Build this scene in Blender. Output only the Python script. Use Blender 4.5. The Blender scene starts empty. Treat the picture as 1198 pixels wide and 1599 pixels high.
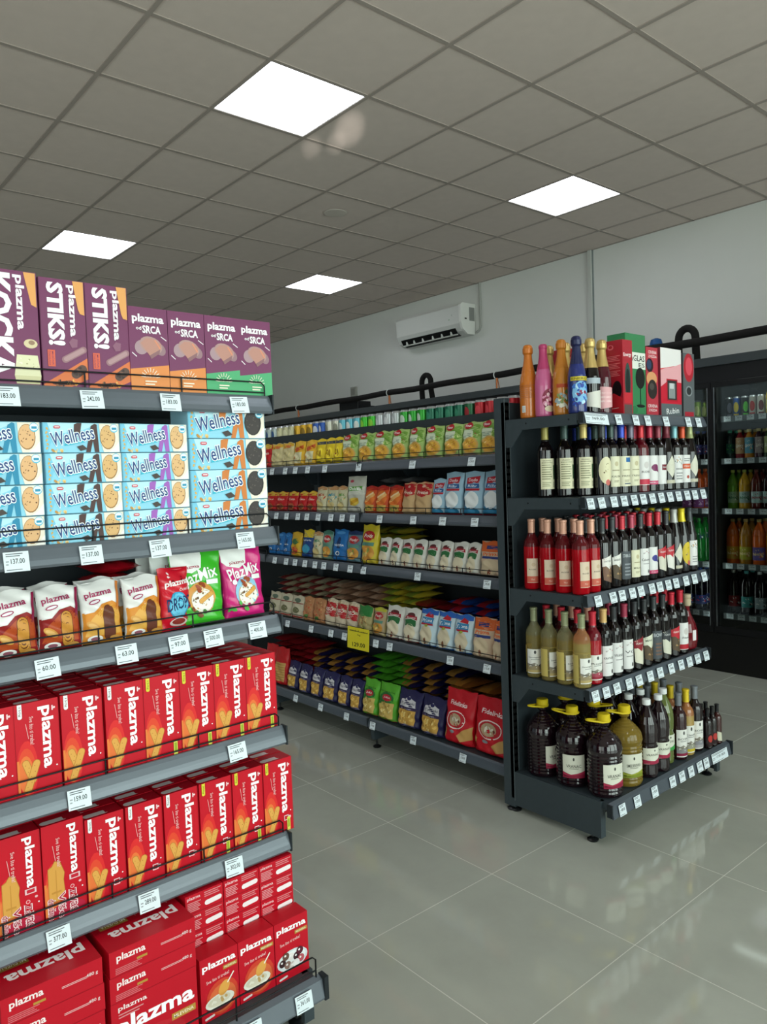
import bpy, math, random
from mathutils import Vector, Matrix
from mathutils.geometry import tessellate_polygon
random.seed(7)
C = bpy.context.scene.collection
SC = bpy.context.scene
PI = math.pi
R = math.radians

# ------------------------------------------------------------------ camera
YAW, PIT, ROL, FPX = 0.867232, -0.0477313, -0.0353885, 1188.16
fw = Vector((-math.sin(YAW)*math.cos(PIT), math.cos(YAW)*math.cos(PIT), math.sin(PIT)))
r0 = Vector((math.cos(YAW), math.sin(YAW), 0)); u0 = r0.cross(fw)
rr = r0*math.cos(ROL)+u0*math.sin(ROL); uu = u0*math.cos(ROL)-r0*math.sin(ROL)
cam_d = bpy.data.cameras.new('camera'); cam = bpy.data.objects.new('camera', cam_d); C.objects.link(cam)
cam_d.sensor_fit = 'VERTICAL'; cam_d.sensor_height = 36.0; cam_d.sensor_width = 36.0
cam_d.lens = 36.0*FPX/1599.0; cam_d.clip_start = 0.05; cam_d.clip_end = 60
M3 = Matrix((rr, uu, -fw)).transposed()
cam.matrix_world = Matrix.Translation((0, 0, 1.52)) @ M3.to_4x4()
SC.camera = cam

# ------------------------------------------------------------------ world, light, exposure
SC.view_settings.view_transform = 'Standard'; SC.view_settings.look = 'None'
SC.view_settings.exposure = 0.0; SC.view_settings.gamma = 1.0; SC.view_settings.use_curve_mapping = False
wd = bpy.data.worlds.new('sky'); SC.world = wd; wd.use_nodes = True
wd.node_tree.nodes['Background'].inputs[0].default_value = (0.75, 0.9, 1.0, 1)
wd.node_tree.nodes['Background'].inputs[1].default_value = 0.6
PANEL_E = 7.0
def area(name, loc, rot, sx, sy, power, col):
    l = bpy.data.lights.new(name, 'AREA'); l.shape = 'RECTANGLE'; l.size = sx; l.size_y = sy; l.energy = power; l.color = col
    o = bpy.data.objects.new(name, l); C.objects.link(o); o.location = loc; o.rotation_euler = rot
    return o
# daylight just outside the shop windows (x = 3.2) and the rear window (y = -4.2)
area('daylight_front', (3.35, 1.2, 1.75), (0, R(90), 0), 2.7, 8.6, 500, (0.93, 1.0, 0.965))
area('daylight_rear', (-0.6, -4.4, 1.75), (R(90), 0, 0), 5.6, 2.7, 150, (1.0, 0.95, 0.91))

for gx_, gy_, ge, gs in ((-3.48, 2.80, 2200, 1.5), (-3.66, 2.84, 1300, 1.0), (-3.80, 2.76, 1200, .9)):  # unseen spots added to throw the patch of reflected sunlight on the ceiling
    sl = bpy.data.lights.new('glint_spot', 'SPOT'); sl.energy = ge; sl.spot_size = R(gs); sl.spot_blend = 1.0; sl.shadow_soft_size = .01; sl.color = (1, .97, .9)
    so = bpy.data.objects.new('glint_spot', sl); C.objects.link(so); so.location = (2.85, -1.3, .5)
    so.rotation_euler = (Vector((gx_, gy_, 3.51))-Vector(so.location)).to_track_quat('-Z', 'Y').to_euler()

# ------------------------------------------------------------------ materials
_m = {}
def lin(h):
    h = h.lstrip('#'); c = [int(h[i:i+2], 16)/255 for i in (0, 2, 4)]
    return tuple(x/12.92 if x <= .04045 else ((x+.055)/1.055)**2.4 for x in c)+(1,)
def mat(h, rough=.5, metal=0, trans=0, emit=0, coat=0, alpha=1, noise=0, nscale=30):
    k = (h, rough, metal, trans, emit, coat, alpha, noise, nscale)
    if k in _m: return _m[k]
    m = bpy.data.materials.new('m'+h.lstrip('#')); m.use_nodes = True; nt = m.node_tree
    b = nt.nodes['Principled BSDF']; c = lin(h)
    b.inputs['Base Color'].default_value = c; b.inputs['Roughness'].default_value = rough
    if rough >= .4 and not emit: b.inputs['Specular IOR Level'].default_value = .3
    b.inputs['Metallic'].default_value = metal; b.inputs['Transmission Weight'].default_value = trans
    b.inputs['Coat Weight'].default_value = coat; b.inputs['Alpha'].default_value = alpha
    if trans: b.inputs['IOR'].default_value = 1.2
    if emit: b.inputs['Emission Color'].default_value = c; b.inputs['Emission Strength'].default_value = emit
    if noise:
        n = nt.nodes.new('ShaderNodeTexNoise'); n.inputs['Scale'].default_value = nscale; n.inputs['Detail'].default_value = 3
        tc = nt.nodes.new('ShaderNodeTexCoord'); nt.links.new(tc.outputs['Object'], n.inputs['Vector'])
        mx = nt.nodes.new('ShaderNodeMix'); mx.data_type = 'RGBA'
        mx.inputs[6].default_value = tuple(x*(1-noise) for x in c[:3])+(1,)
        mx.inputs[7].default_value = tuple(min(1, x*(1+noise)) for x in c[:3])+(1,)
        nt.links.new(n.outputs['Fac'], mx.inputs[0]); nt.links.new(mx.outputs[2], b.inputs['Base Color'])
    _m[k] = m
    return m
def ink(h): return mat(h, .42)
def thin_glass():
    m = bpy.data.materials.new('thin_glass'); m.use_nodes = True; nt = m.node_tree; nt.nodes.clear()
    o = nt.nodes.new('ShaderNodeOutputMaterial'); t = nt.nodes.new('ShaderNodeBsdfTransparent'); g = nt.nodes.new('ShaderNodeBsdfGlossy')
    t.inputs[0].default_value = (.88, .92, .9, 1); g.inputs['Roughness'].default_value = .03
    f = nt.nodes.new('ShaderNodeFresnel'); f.inputs[0].default_value = 1.5; x = nt.nodes.new('ShaderNodeMixShader')
    nt.links.new(f.outputs[0], x.inputs[0]); nt.links.new(t.outputs[0], x.inputs[1]); nt.links.new(g.outputs[0], x.inputs[2]); nt.links.new(x.outputs[0], o.inputs[0])
    return m
GLASS = thin_glass()
FRAME = mat('394247', .42, noise=.12, nscale=40)          # dark powder-coated steel of the racks
FRAME2 = mat('20262a', .5)
STRIP = mat('646b73', .3, metal=.2)
STRIPD = mat('525962', .3, metal=.2)
WIRE = mat('15171a', .35, metal=.5)

# ------------------------------------------------------------------ mesh building
class MB:
    def __init__(s): s.v = []; s.f = []; s.mi = []; s.sm = []; s.mats = []
    def _m(s, m):
        if m not in s.mats: s.mats.append(m)
        return s.mats.index(m)
    def add(s, vs, fs, m, smooth=False):
        o = len(s.v); s.v += [tuple(v) for v in vs]; k = s._m(m)
        for f in fs: s.f.append([i+o for i in f]); s.mi.append(k); s.sm.append(smooth)
        return s
    def box(s, x0, y0, z0, x1, y1, z1, m, b=0):
        if b:
            return s.prism([(x0+b, y0), (x1-b, y0), (x1, y0+b), (x1, y1-b), (x1-b, y1), (x0+b, y1), (x0, y1-b), (x0, y0+b)], z0, z1, m)
        vs = [(x, y, z) for z in (z0, z1) for y in (y0, y1) for x in (x0, x1)]
        return s.add(vs, [(0, 2, 3, 1), (4, 5, 7, 6), (0, 1, 5, 4), (2, 6, 7, 3), (0, 4, 6, 2), (1, 3, 7, 5)], m)
    def prism(s, pts, a, b, m, axis='z', smooth=False):
        n = len(pts)
        def P(p, t): return {'z': (p[0], p[1], t), 'x': (t, p[0], p[1]), 'y': (p[0], t, p[1])}[axis]
        vs = [P(p, a) for p in pts]+[P(p, b) for p in pts]
        s.add(vs, [tuple(range(n))[::-1], tuple(range(n, 2*n))], m)
        return s.add(vs, [(i, (i+1) % n, n+(i+1) % n, n+i) for i in range(n)], m, smooth)
    def lathe(s, prof, m, n=20, cx=0, cy=0, cz=0, mfn=None, close=True, sx=1, sy=1):
        vs = []
        for r, z in prof:
            for i in range(n):
                a = 2*PI*i/n; vs.append((cx+r*sx*math.cos(a), cy+r*sy*math.sin(a), cz+z))
        for j in range(len(prof)-1):
            fs = [(i, (i+1) % n, n+(i+1) % n, n+i) for i in range(n)]
            mm = mfn((prof[j][1]+prof[j+1][1])/2) if mfn else m
            s.add(vs[j*n:(j+2)*n], fs, mm, True)
        if close:
            s.add(vs[:n], [tuple(range(n))[::-1]], mfn(prof[0][1]) if mfn else m); s.add(vs[-n:], [tuple(range(n))], mfn(prof[-1][1]) if mfn else m)
        return s
    def tube(s, pts, r, m, n=8, closed=False):
        pts = [Vector(p) for p in pts]; N = len(pts); rings = []
        up = None
        for i, p in enumerate(pts):
            a = pts[(i-1) % N] if (closed or i) else p; b = pts[(i+1) % N] if (closed or i < N-1) else p
            t = (b-a).normalized()
            if up is None: up = Vector((0, 0, 1)) if abs(t.z) < .9 else Vector((1, 0, 0))
            sd = t.cross(up); sd = sd.normalized() if sd.length > 1e-6 else Vector((1, 0, 0)); up = sd.cross(t).normalized()
            rings.append([p+r*(math.cos(2*PI*k/n)*sd+math.sin(2*PI*k/n)*up) for k in range(n)])
        vs = [v for g in rings for v in g]; fs = []
        for i in range(N if closed else N-1):
            j = (i+1) % N
            fs += [(i*n+k, i*n+(k+1) % n, j*n+(k+1) % n, j*n+k) for k in range(n)]
        s.add(vs, fs, m, True)
        if not closed: s.add(vs[:n], [tuple(range(n))], m); s.add(vs[-n:], [tuple(range(n))[::-1]], m)
        return s
    def mesh(s, name):
        me = bpy.data.meshes.new(name); me.from_pydata(s.v, [], s.f)
        for m in s.mats: me.materials.append(m)
        me.polygons.foreach_set('material_index', s.mi); me.polygons.foreach_set('use_smooth', s.sm)
        me.update(); return me
    def build(s, name, parent=None, kind=None, label=None, loc=None):
        o = bpy.data.objects.new(name, s.mesh(name)); C.objects.link(o)
        if parent: o.parent = parent
        if kind: o['kind'] = kind
        if label: o['label'] = label
        if loc: o.location = loc
        return o
def thing(name, label, cat, loc=(0, 0, 0), rz=0, group=None):
    o = bpy.data.objects.new(name, None); C.objects.link(o); o.empty_display_size = .1
    o.location = loc; o.rotation_euler = (0, 0, rz); return tag(o, label, cat, group)
def tag(o, label, cat, group=None):
    o['label'] = label; o['category'] = cat
    if group: o['group'] = group
    return o
# prototypes live outside the scene until copied
class Proto:
    def __init__(s, name, mb=None):
        s.o = bpy.data.objects.new(name, mb.mesh(name) if mb else None); s.k = []
    def part(s, name, mb, label=None):
        p = Proto(name, mb); s.k.append(p)
        if label: p.o['label'] = label
        return p
PROTOS = []
def spawn(P, loc, rz, label, cat, group=None, rx=0, ry=0):
    def rec(p, par):
        c = p.o.copy(); C.objects.link(c)
        if par: c.parent = par
        for k in p.k: rec(k, c)
        return c
    r = rec(P, None); r.location = loc; r.rotation_euler = (rx, ry, rz)
    if P not in PROTOS: PROTOS.append(P)
    return tag(r, label, cat, group)

# ------------------------------------------------------------------ lettering and printed artwork (thin ink polygons on the packaging)
_t = {}
def glyphs(s, off=0.0):
    k = (s, off)
    if k not in _t:
        cu = bpy.data.curves.new('t', 'FONT'); cu.body = s; cu.offset = off; cu.resolution_u = 2; cu.fill_mode = 'FRONT'
        o = bpy.data.objects.new('t', cu); me = bpy.data.meshes.new_from_object(o)
        vs = [(v.co.x, v.co.y) for v in me.vertices]; fs = [tuple(p.vertices) for p in me.polygons]
        bpy.data.objects.remove(o); bpy.data.curves.remove(cu); bpy.data.meshes.remove(me)
        _t[k] = (vs, fs)
    return _t[k]
def split(P, fs, L):
    P = list(P); st = []; out = []; mid = {}
    for f in fs:
        if len(f) == 3: st.append(tuple(f))
        else:
            for t in tessellate_polygon([[Vector((P[i][0], P[i][1], 0)) for i in f]]): st.append(tuple(f[i] for i in t))
    while st:
        t = st.pop(); best = -1
        for k in range(3):
            a, b = t[k], t[(k+1) % 3]; d = (P[a][0]-P[b][0])**2+(P[a][1]-P[b][1])**2
            if d > best: best, kk = d, k
        if best <= L*L*2: out.append(t); continue
        a, b, c = t[kk], t[(kk+1) % 3], t[(kk+2) % 3]; e = (min(a, b), max(a, b))
        if e not in mid: mid[e] = len(P); P.append(((P[a][0]+P[b][0])/2, (P[a][1]+P[b][1])/2))
        m = mid[e]; st += [(a, m, c), (m, b, c)]
    return P, out
class Art:
    """M(u,v,h) -> point on the printed face, h = height above it"""
    def __init__(s, mb, M, curved=False, step=.0001): s.mb = mb; s.M = M; s.c = curved; s.k = 1; s.st = step; s.inc = 1; s.seg = .007
    def _h(s): s.k += s.inc; return s.k*s.st
    def poly(s, pts, col):
        h = s._h(); m = ink(col) if isinstance(col, str) else col
        if not s.c:
            s.mb.add([s.M(u, v, h) for u, v in pts], [tuple(range(len(pts)))], m); return s
        P = []
        for i in range(len(pts)):
            a = pts[i]; b = pts[(i+1) % len(pts)]; d = math.hypot(b[0]-a[0], b[1]-a[1]); n = max(1, min(24, int(d/s.seg)))
            P += [(a[0]+(b[0]-a[0])*j/n, a[1]+(b[1]-a[1])*j/n) for j in range(n)]
        cx = sum(p[0] for p in P)/len(P); cy = sum(p[1] for p in P)/len(P); n = len(P)
        K = max(2, min(9, int(max(math.hypot(p[0]-cx, p[1]-cy) for p in P)/(s.seg*1.2))+1))
        vs = [s.M(cx+(p[0]-cx)*(1-t/K), cy+(p[1]-cy)*(1-t/K), h) for t in range(K) for p in P]+[s.M(cx, cy, h)]
        fs = [(r*n+i, r*n+(i+1) % n, (r+1)*n+(i+1) % n, (r+1)*n+i) for r in range(K-1) for i in range(n)]+[((K-1)*n+i, (K-1)*n+(i+1) % n, K*n) for i in range(n)]
        s.mb.add(vs, fs, m, True); return s
    def rect(s, x0, y0, x1, y1, col):
        if not s.c: return s.poly([(x0, y0), (x1, y0), (x1, y1), (x0, y1)], col)
        h = s._h(); m = ink(col) if isinstance(col, str) else col
        nx = max(1, min(26, int(abs(x1-x0)/.006))); ny = max(1, min(30, int(abs(y1-y0)/.008)))
        vs = [s.M(x0+(x1-x0)*i/nx, y0+(y1-y0)*j/ny, h) for j in range(ny+1) for i in range(nx+1)]
        fs = [(j*(nx+1)+i, j*(nx+1)+i+1, (j+1)*(nx+1)+i+1, (j+1)*(nx+1)+i) for j in range(ny) for i in range(nx)]
        s.mb.add(vs, fs, m, True); return s
    def ell(s, cx, cy, rx, ry, col, rot=0, n=18):
        c, q = math.cos(rot), math.sin(rot)
        return s.poly([(cx+rx*math.cos(t)*c-ry*math.sin(t)*q, cy+rx*math.cos(t)*q+ry*math.sin(t)*c) for t in [2*PI*i/n for i in range(n)]], col)
    def cap(s, x0, y0, x1, y1, r, col, n=8):
        a = math.atan2(y1-y0, x1-x0)
        P = [(x1+r*math.cos(a-PI/2+PI*i/n), y1+r*math.sin(a-PI/2+PI*i/n)) for i in range(n+1)]+[(x0+r*math.cos(a+PI/2+PI*i/n), y0+r*math.sin(a+PI/2+PI*i/n)) for i in range(n+1)]
        return s.poly(P, col)
    def text(s, t, cx, cy, w, h, col, rot=0, off=.012):
        if not t: return s
        off *= .55; vs, fs = glyphs(t, off); v0, _ = glyphs(t, 0.0)
        x0 = min(v[0] for v in v0); x1 = max(v[0] for v in v0); y0 = min(v[1] for v in v0); y1 = max(v[1] for v in v0)
        c, q = math.cos(rot), math.sin(rot); H = s._h(); out = []
        P2 = []
        for x, y in vs:
            X = ((x-x0)/(x1-x0)-.5)*w; Y = ((y-y0)/(y1-y0)-.5)*h
            P2.append((cx+X*c-Y*q, cy+X*q+Y*c))
        if s.c and max(w, h) > .03: P2, fs = split(P2, fs, s.seg)
        out = [s.M(x, y, H) for x, y in P2]
        s.mb.add(out, fs, ink(col) if isinstance(col, str) else col); return s
    def biscuit(s, x0, y0, x1, y1, r, edge='b9772f', top='dfa24e'):
        s.cap(x0, y0, x1, y1, r, edge); s.cap(x0, y0, x1, y1, r*.86, top)
        dx, dy = x1-x0, y1-y0; L = math.hypot(dx, dy); dx, dy = dx/L, dy/L
        s.inc = .1
        for i in range(5):
            t = L*(i+.5)/5; q = r*.3*(1 if i % 2 else -1); s.ell(x0+dx*t-dy*q, y0+dy*t+dx*q, r*.16, r*.1, 'a8682a', n=6)
        s.inc = 1; return s
    def lines(s, x0, y0, x1, y1, n, col, rag=.25):
        s.inc = .1
        for i in range(n):
            y = y1-(y1-y0)*(i+.5)/n; e = (x1-x0)*rag*((i*37) % 10)/10; t = (y1-y0)/n*.22
            s.rect(x0, y-t, x1-e, y+t, col)
        s.inc = 1; return s
    def blobs(s, cx, cy, rx, ry, n, r, cols, seed=1):
        g = random.Random(seed); s.inc = .12
        for i in range(n):
            a = g.random()*2*PI; q = math.sqrt(g.random()); k = r*(.6+.8*g.random())
            s.ell(cx+rx*q*math.cos(a), cy+ry*q*math.sin(a), k, k*(.4+.5*g.random()), g.choice(cols), g.random()*PI, n=7)
        s.inc = 1; return s

# cartons: origin at the middle of the base, printed front towards -Y
def carton(name, w, h, d, base, front=None, top=None, side=None, rough=.42):
    mb = MB(); mb.box(-w/2, -d/2, 0, w/2, d/2, h, mat(base, rough), 0.0)
    if front: front(Art(mb, lambda u, v, k: (u-w/2, -d/2-k, v)), w, h)
    if top: top(Art(mb, lambda u, v, k: (u-w/2, -d/2+v, h+k)), w, d)
    if side:
        side(Art(mb, lambda u, v, k: (w/2+k, -d/2+u, v)), d, h); side(Art(mb, lambda u, v, k: (-w/2-k, d/2-u, v)), d, h)
    return Proto(name, mb)
# standing pouches: pinched at the top, rounded at the bottom, crumpled film
def pouch(name, w, h, d, base, art=None, pinch=.12, seed=0, rough=.3, lean=0.0, bottom_pinch=False, trans=0, crumple=.004, back=None):
    g = random.Random(seed); ph = [g.random()*6.28 for _ in range(6)]
    def prof(t):
        if bottom_pinch: k = math.sin(PI*min(1, max(0, t)))**.55
        else: k = (1-t**2.6)*min(1, (t*9+.55))
        return max(.02, k)
    def pt(a, t, k):
        # a in 0..2pi, superellipse ring
        p = prof(t); aw = w/2*(1-.10*p*(1 if t > .05 else .6)); b = max(.0025, d/2*p); e = .72
        ca, sa = math.cos(a), math.sin(a)
        x = aw*math.copysign(abs(ca)**e, ca); y = b*math.copysign(abs(sa)**e, sa)
        wr = crumple*(math.sin(t*21+ph[0]+x*60)*.5+math.sin(x*95+ph[1]+t*9)*.35+math.sin(t*31+x*110+ph[2])*.3)*(0.3+p)
        y += wr*(1 if sa <= 0 else -1)-math.copysign(k, 1) if sa <= 0 else -wr+k
        y += lean*h*t*t
        z = h*t+ (crumple*1.2*math.sin(x*70+ph[3]) if t > .97 else 0)
        return (x, y, z)
    mb = MB(); N = 44; J = 28; vs = [pt(2*PI*i/N, j/J, 0) for j in range(J+1) for i in range(N)]
    mb.add(vs, [(j*N+i, j*N+(i+1) % N, (j+1)*N+(i+1) % N, (j+1)*N+i) for j in range(J) for i in range(N)], mat(base, rough, trans=trans), True)
    mb.add(vs[:N], [tuple(range(N))[::-1]], mat(base, rough)); mb.add(vs[-N:], [tuple(range(N))], mat(base, rough))
    def M(u, v, k):
        t = min(1, max(0, v/h)); p = prof(t); aw = w/2*(1-.10*p*(1 if t > .05 else .6))
        x = max(-1, min(1, (u-w/2)/(w/2)*.97)); a = -math.acos(math.copysign(abs(x)**(1/.72), x))
        return pt(a, t, k+.0009)
    if art: art(Art(mb, M, True, .00022), w, h)
    return Proto(name, mb)
# pouches lying flat in a heap
def flat_pouch(name, w, l, t, base, stripe=None, seed=0, rough=.3):
    g = random.Random(seed); ph = [g.random()*6.28 for _ in range(4)]; mb = MB(); nx, ny = 12, 9
    def z(i, j, s):
        a = math.sin(PI*i/nx)**.5; b = math.sin(PI*j/ny)**.5
        return s*t/2*a*b+t/2+.004*math.sin(i*1.7+ph[0]+j)*a*b
    for s in (1, -1):
        vs = [(w*(i/nx-.5), l*(j/ny-.5), z(i, j, s)) for j in range(ny+1) for i in range(nx+1)]
        fs = [(j*(nx+1)+i, j*(nx+1)+i+1, (j+1)*(nx+1)+i+1, (j+1)*(nx+1)+i) for j in range(ny) for i in range(nx)]
        m1 = mat(base, rough); m2 = mat(stripe, rough) if stripe else m1
        fa = [f for n, f in enumerate(fs) if not (stripe and 3 <= n % nx <= 7)]; fb = [f for n, f in enumerate(fs) if stripe and 3 <= n % nx <= 7]
        mb.add(vs, fa, m1, True)
        if fb: mb.add(vs, fb, m2, True)
    return Proto(name, mb)
# bottles
BORD = [(.029, 0), (.0342, .003), (.0356, .008), (.0356, .185), (.0345, .2), (.030, .213), (.021, .226), (.0155, .238), (.0142, .25), (.0142, .292), (.0158, .294), (.0158, .302), (.013, .304)]
HOCK = [(.029, 0), (.0348, .004), (.0356, .01), (.0356, .15), (.034, .18), (.027, .21), (.020, .24), (.0155, .265), (.014, .29), (.0155, .305), (.013, .308)]
CHAM = [(.030, 0), (.0365, .004), (.0378, .012), (.038, .13), (.0365, .155), (.033, .18), (.026, .205), (.0205, .23), (.0175, .25), (.016, .27), (.016, .285), (.0175, .29), (.0175, .298), (.014, .305)]
def bottle(name, prof, glass, liquid=None, fill=.2, cap='202020', capz=.245, label=None, n=20, sc=1.0, captop=None, rough=.07, trans=0, knob=False, capmetal=.25):
    prof = [(r*sc, z*sc) for r, z in prof]; H = prof[-1][1]; P = Proto(name); rad = max(r for r, z in prof)
    G = mat(glass, rough, trans=trans, coat=.3); L = mat(liquid, rough, coat=.3, trans=trans) if liquid else G
    mb = MB(); mb.lathe(prof, G, n, mfn=lambda z: L if z < fill*sc else G); P.part('body', mb)
    if cap:
        cz = capz*sc; mb = MB(); pr = [(r+.0009, z) for r, z in prof if z > cz]
        def rat(z):
            for a, b in zip(prof, prof[1:]):
                if a[1] <= z <= b[1]: return a[0]+(b[0]-a[0])*(z-a[1])/(b[1]-a[1]+1e-9)
            return prof[-1][0]
        pr = [(rat(cz)+.0009, cz)]+pr+[(.004, H+.0015)]
        if knob: pr = [(rat(cz)+.0009, cz)]+[(r+.0009, z) for r, z in prof if cz < z < H-.036*sc]+[(.0165*sc, H-.034*sc), (.0215*sc, H-.026*sc), (.0218*sc, H-.008*sc), (.0185*sc, H+.004), (.012*sc, H+.009), (.004, H+.0105)]
        mb.lathe(pr, mat(cap, .32, metal=capmetal), n); P.part('capsule', mb)
    if label:
        z0, z1, wid, fn = label; mb = MB(); rl = rad+.0007
        if rl: pass
        A = Art(mb, lambda u, v, k: ((rl+k)*math.sin((u-wid*sc/2)/rl), -(rl+k)*math.cos((u-wid*sc/2)/rl), z0*sc+v), True, .00016)
        fn(A, wid*sc, (z1-z0)*sc); P.part('label', mb)
    return P
# ================================================================== the room
ZC, YW, XR, XL, YB = 3.513, 6.088, 3.0, -12.5, -4.0
def pos_nodes(m):
    nt = m.node_tree; g = nt.nodes.new('ShaderNodeNewGeometry'); s = nt.nodes.new('ShaderNodeSeparateXYZ'); nt.links.new(g.outputs['Position'], s.inputs[0]); return nt, g, s
def mth(nt, op, a, b=None, c=None):
    n = nt.nodes.new('ShaderNodeMath'); n.operation = op
    for i, x in enumerate((a, b, c)):
        if x is None: continue
        if isinstance(x, (int, float)): n.inputs[i].default_value = x
        else: nt.links.new(x, n.inputs[i])
    return n.outputs[0]
def floor_mat():
    m = bpy.data.materials.new('porcelain_tile'); m.use_nodes = True; nt, g, s = pos_nodes(m); b = nt.nodes['Principled BSDF']
    def line(o, off):
        f = mth(nt, 'FRACT', mth(nt, 'DIVIDE', mth(nt, 'SUBTRACT', o, off-60), .602)); d = mth(nt, 'ABSOLUTE', mth(nt, 'SUBTRACT', f, .5)); return mth(nt, 'GREATER_THAN', d, .5-.0024)
    L = mth(nt, 'MAXIMUM', line(s.outputs[0], -1.71+0.202), line(s.outputs[1], 2.295+.202))
    n = nt.nodes.new('ShaderNodeTexNoise'); n.inputs['Scale'].default_value = 2.2; n.inputs['Detail'].default_value = 6; n.inputs['Roughness'].default_value = .6; nt.links.new(g.outputs['Position'], n.inputs['Vector'])
    r = nt.nodes.new('ShaderNodeValToRGB'); r.color_ramp.elements[0].position = .35; r.color_ramp.elements[0].color = lin('a9aaa0'); r.color_ramp.elements[1].position = .7; r.color_ramp.elements[1].color = lin('b5b7ac')
    nt.links.new(n.outputs['Fac'], r.inputs[0]); x = nt.nodes.new('ShaderNodeMix'); x.data_type = 'RGBA'; nt.links.new(L, x.inputs[0]); nt.links.new(r.outputs[0], x.inputs[6]); x.inputs[7].default_value = lin('d2d2c8')
    nt.links.new(x.outputs[2], b.inputs['Base Color'])
    rg = mth(nt, 'ADD', mth(nt, 'MULTIPLY', n.outputs['Fac'], .07), .03); nt.links.new(mth(nt, 'ADD', rg, mth(nt, 'MULTIPLY', L, .3)), b.inputs['Roughness'])
    b.inputs['IOR'].default_value = 1.6
    return m
def struct(name, mb, parent=None): return mb.build(name, parent, kind='structure')
mb = MB(); mb.box(XL, YB, -.1, XR, YW, 0, floor_mat()); struct('floor', mb)
plaster = mat('dedfda', .85, noise=.02, nscale=6)
mb = MB(); mb.box(XL, YW, 0, XR, YW+.15, ZC, plaster); struct('wall_back', mb)
mb = MB(); mb.box(XL-.15, YB, 0, XL, YW, ZC, plaster); struct('wall_left', mb)
# ceiling: one recess per light panel
cells = [(-3, 1), (-3, 5), (2, 1), (2, 5), (7, 1), (7, 5), (2, -3), (-3, -3), (7, -3), (-8, 1), (-8, -3)]
gx = lambda i: .6*i-4.926
gy = lambda j: .6*j+1.448
ctile = mat('d8c9c0', .9, noise=.05, nscale=14)
mb = MB()
i0, i1, j0, j1 = -13, 14, -9, 8
for i in range(i0, i1):
    for j in range(j0, j1):
        if (i, j) in cells: continue
        x0, x1 = max(XL, gx(i)), min(XR, gx(i+1)); y0, y1 = max(YB, gy(j)), min(YW, gy(j+1))
        if x1 > x0 and y1 > y0: mb.box(x0, y0, ZC, x1, y1, ZC+.015, ctile)
mb.box(XL, YB, ZC+.09, XR, YW, ZC+.12, ctile)
struct('ceiling', mb)
mb = MB(); tb = mat('a89c94', .7)
for i in range(i0, i1+1):
    if XL < gx(i) < XR: mb.box(gx(i)-.011, YB, ZC-.004, gx(i)+.011, YW, ZC+.001, tb)
for j in range(j0, j1+1):
    if YB < gy(j) < YW: mb.box(XL, gy(j)-.011, ZC-.0045, XR, gy(j)+.011, ZC+.001, tb)
mb.box(XL, YW-.02, ZC-.004, XR, YW, ZC+.001, tb); struct('trim_1', mb)
# window walls (behind and to the right of the camera)
def window_wall(wall, axis, at_, a0, a1, n, z0, z1, idx):
    mb = MB(); st = (a1-a0)/n; t = .15 if at_ > 0 else -.15
    def bx(m_, p0, z0_, p1, z1_, k, q0=0, q1=1):
        lo, hi = sorted((at_+t*q0, at_+t*q1))
        if axis == 'x': m_.box(lo, p0, z0_, hi, p1, z1_, k)
        else: m_.box(p0, lo, z0_, p1, hi, z1_, k)
    bx(mb, a0, 0, a1, z0, plaster); bx(mb, a0, z1, a1, ZC, plaster)
    for i in range(n+1):
        c = a0+st*i; bx(mb, max(a0, c-.12), z0, min(a1, c+.12), z1, plaster)
    struct(wall, mb); fm = mat('3a3d40', .4)
    for i in range(n):
        p0, p1 = a0+st*i+.12, a0+st*(i+1)-.12; fr = MB()
        bx(fr, p0, z0, p0+.05, z1, fm, .3, .7); bx(fr, p1-.05, z0, p1, z1, fm, .3, .7); bx(fr, p0+.05, z0, p1-.05, z0+.05, fm, .3, .7); bx(fr, p0+.05, z1-.05, p1-.05, z1, fm, .3, .7)
        w = struct('window_%d' % (idx+i), fr); gl = MB(); bx(gl, p0+.05, z0+.05, p1-.05, z1-.05, GLASS, .48, .52); gl.build('glass_pane', w)
window_wall('wall_right', 'x', XR, YB, YW, 4, .25, 3.1, 1)
window_wall('wall_front', 'y', YB, XL, XR, 6, .25, 3.1, 5)

# ceiling light panels
lit = mat('f2f7ff', .5, emit=PANEL_E); rim = mat('e8e8e8', .5)
lname = {(2, 1): 'square ceiling light panel, nearest and largest, left of the light patch', (2, 5): 'square ceiling light panel at the right, above the wall air conditioner',
         (-3, 1): 'square ceiling light panel at the left, above the purple cartons', (-3, 5): 'square ceiling light panel farthest back in the middle'}
for c in cells:
    x, y = gx(c[0])+.3, gy(c[1])+.3
    t = thing('ceiling_light', lname.get(c, 'square ceiling light panel outside the picture, column %d row %d of the ceiling' % (c[0]+9, c[1]+4)), 'light', (x, y, ZC), 0, 'square light panels in the ceiling')
    mb = MB(); mb.box(-.285, -.285, .002, .285, .285, .012, lit); mb.build('diffuser', t)
    mb = MB()
    for a in (-1, 1):
        mb.box(a*.2925-.0075, -.3, -.002, a*.2925+.0075, .3, .014, rim); mb.box(-.285, a*.2925-.0075, -.002, .285, a*.2925+.0075, .014, rim)
    mb.build('frame', t)
mb = MB(); mb.lathe([(.012, -.004), (.06, -.004), (.082, -.003), (.09, 0)], mat('cfc5bb', .8), 28); o = mb.build('round_ceiling_diffuser', loc=(-4.635, 3.56, ZC-.004)); tag(o, 'round flush disc set in a ceiling tile', 'ceiling fitting')

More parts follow.
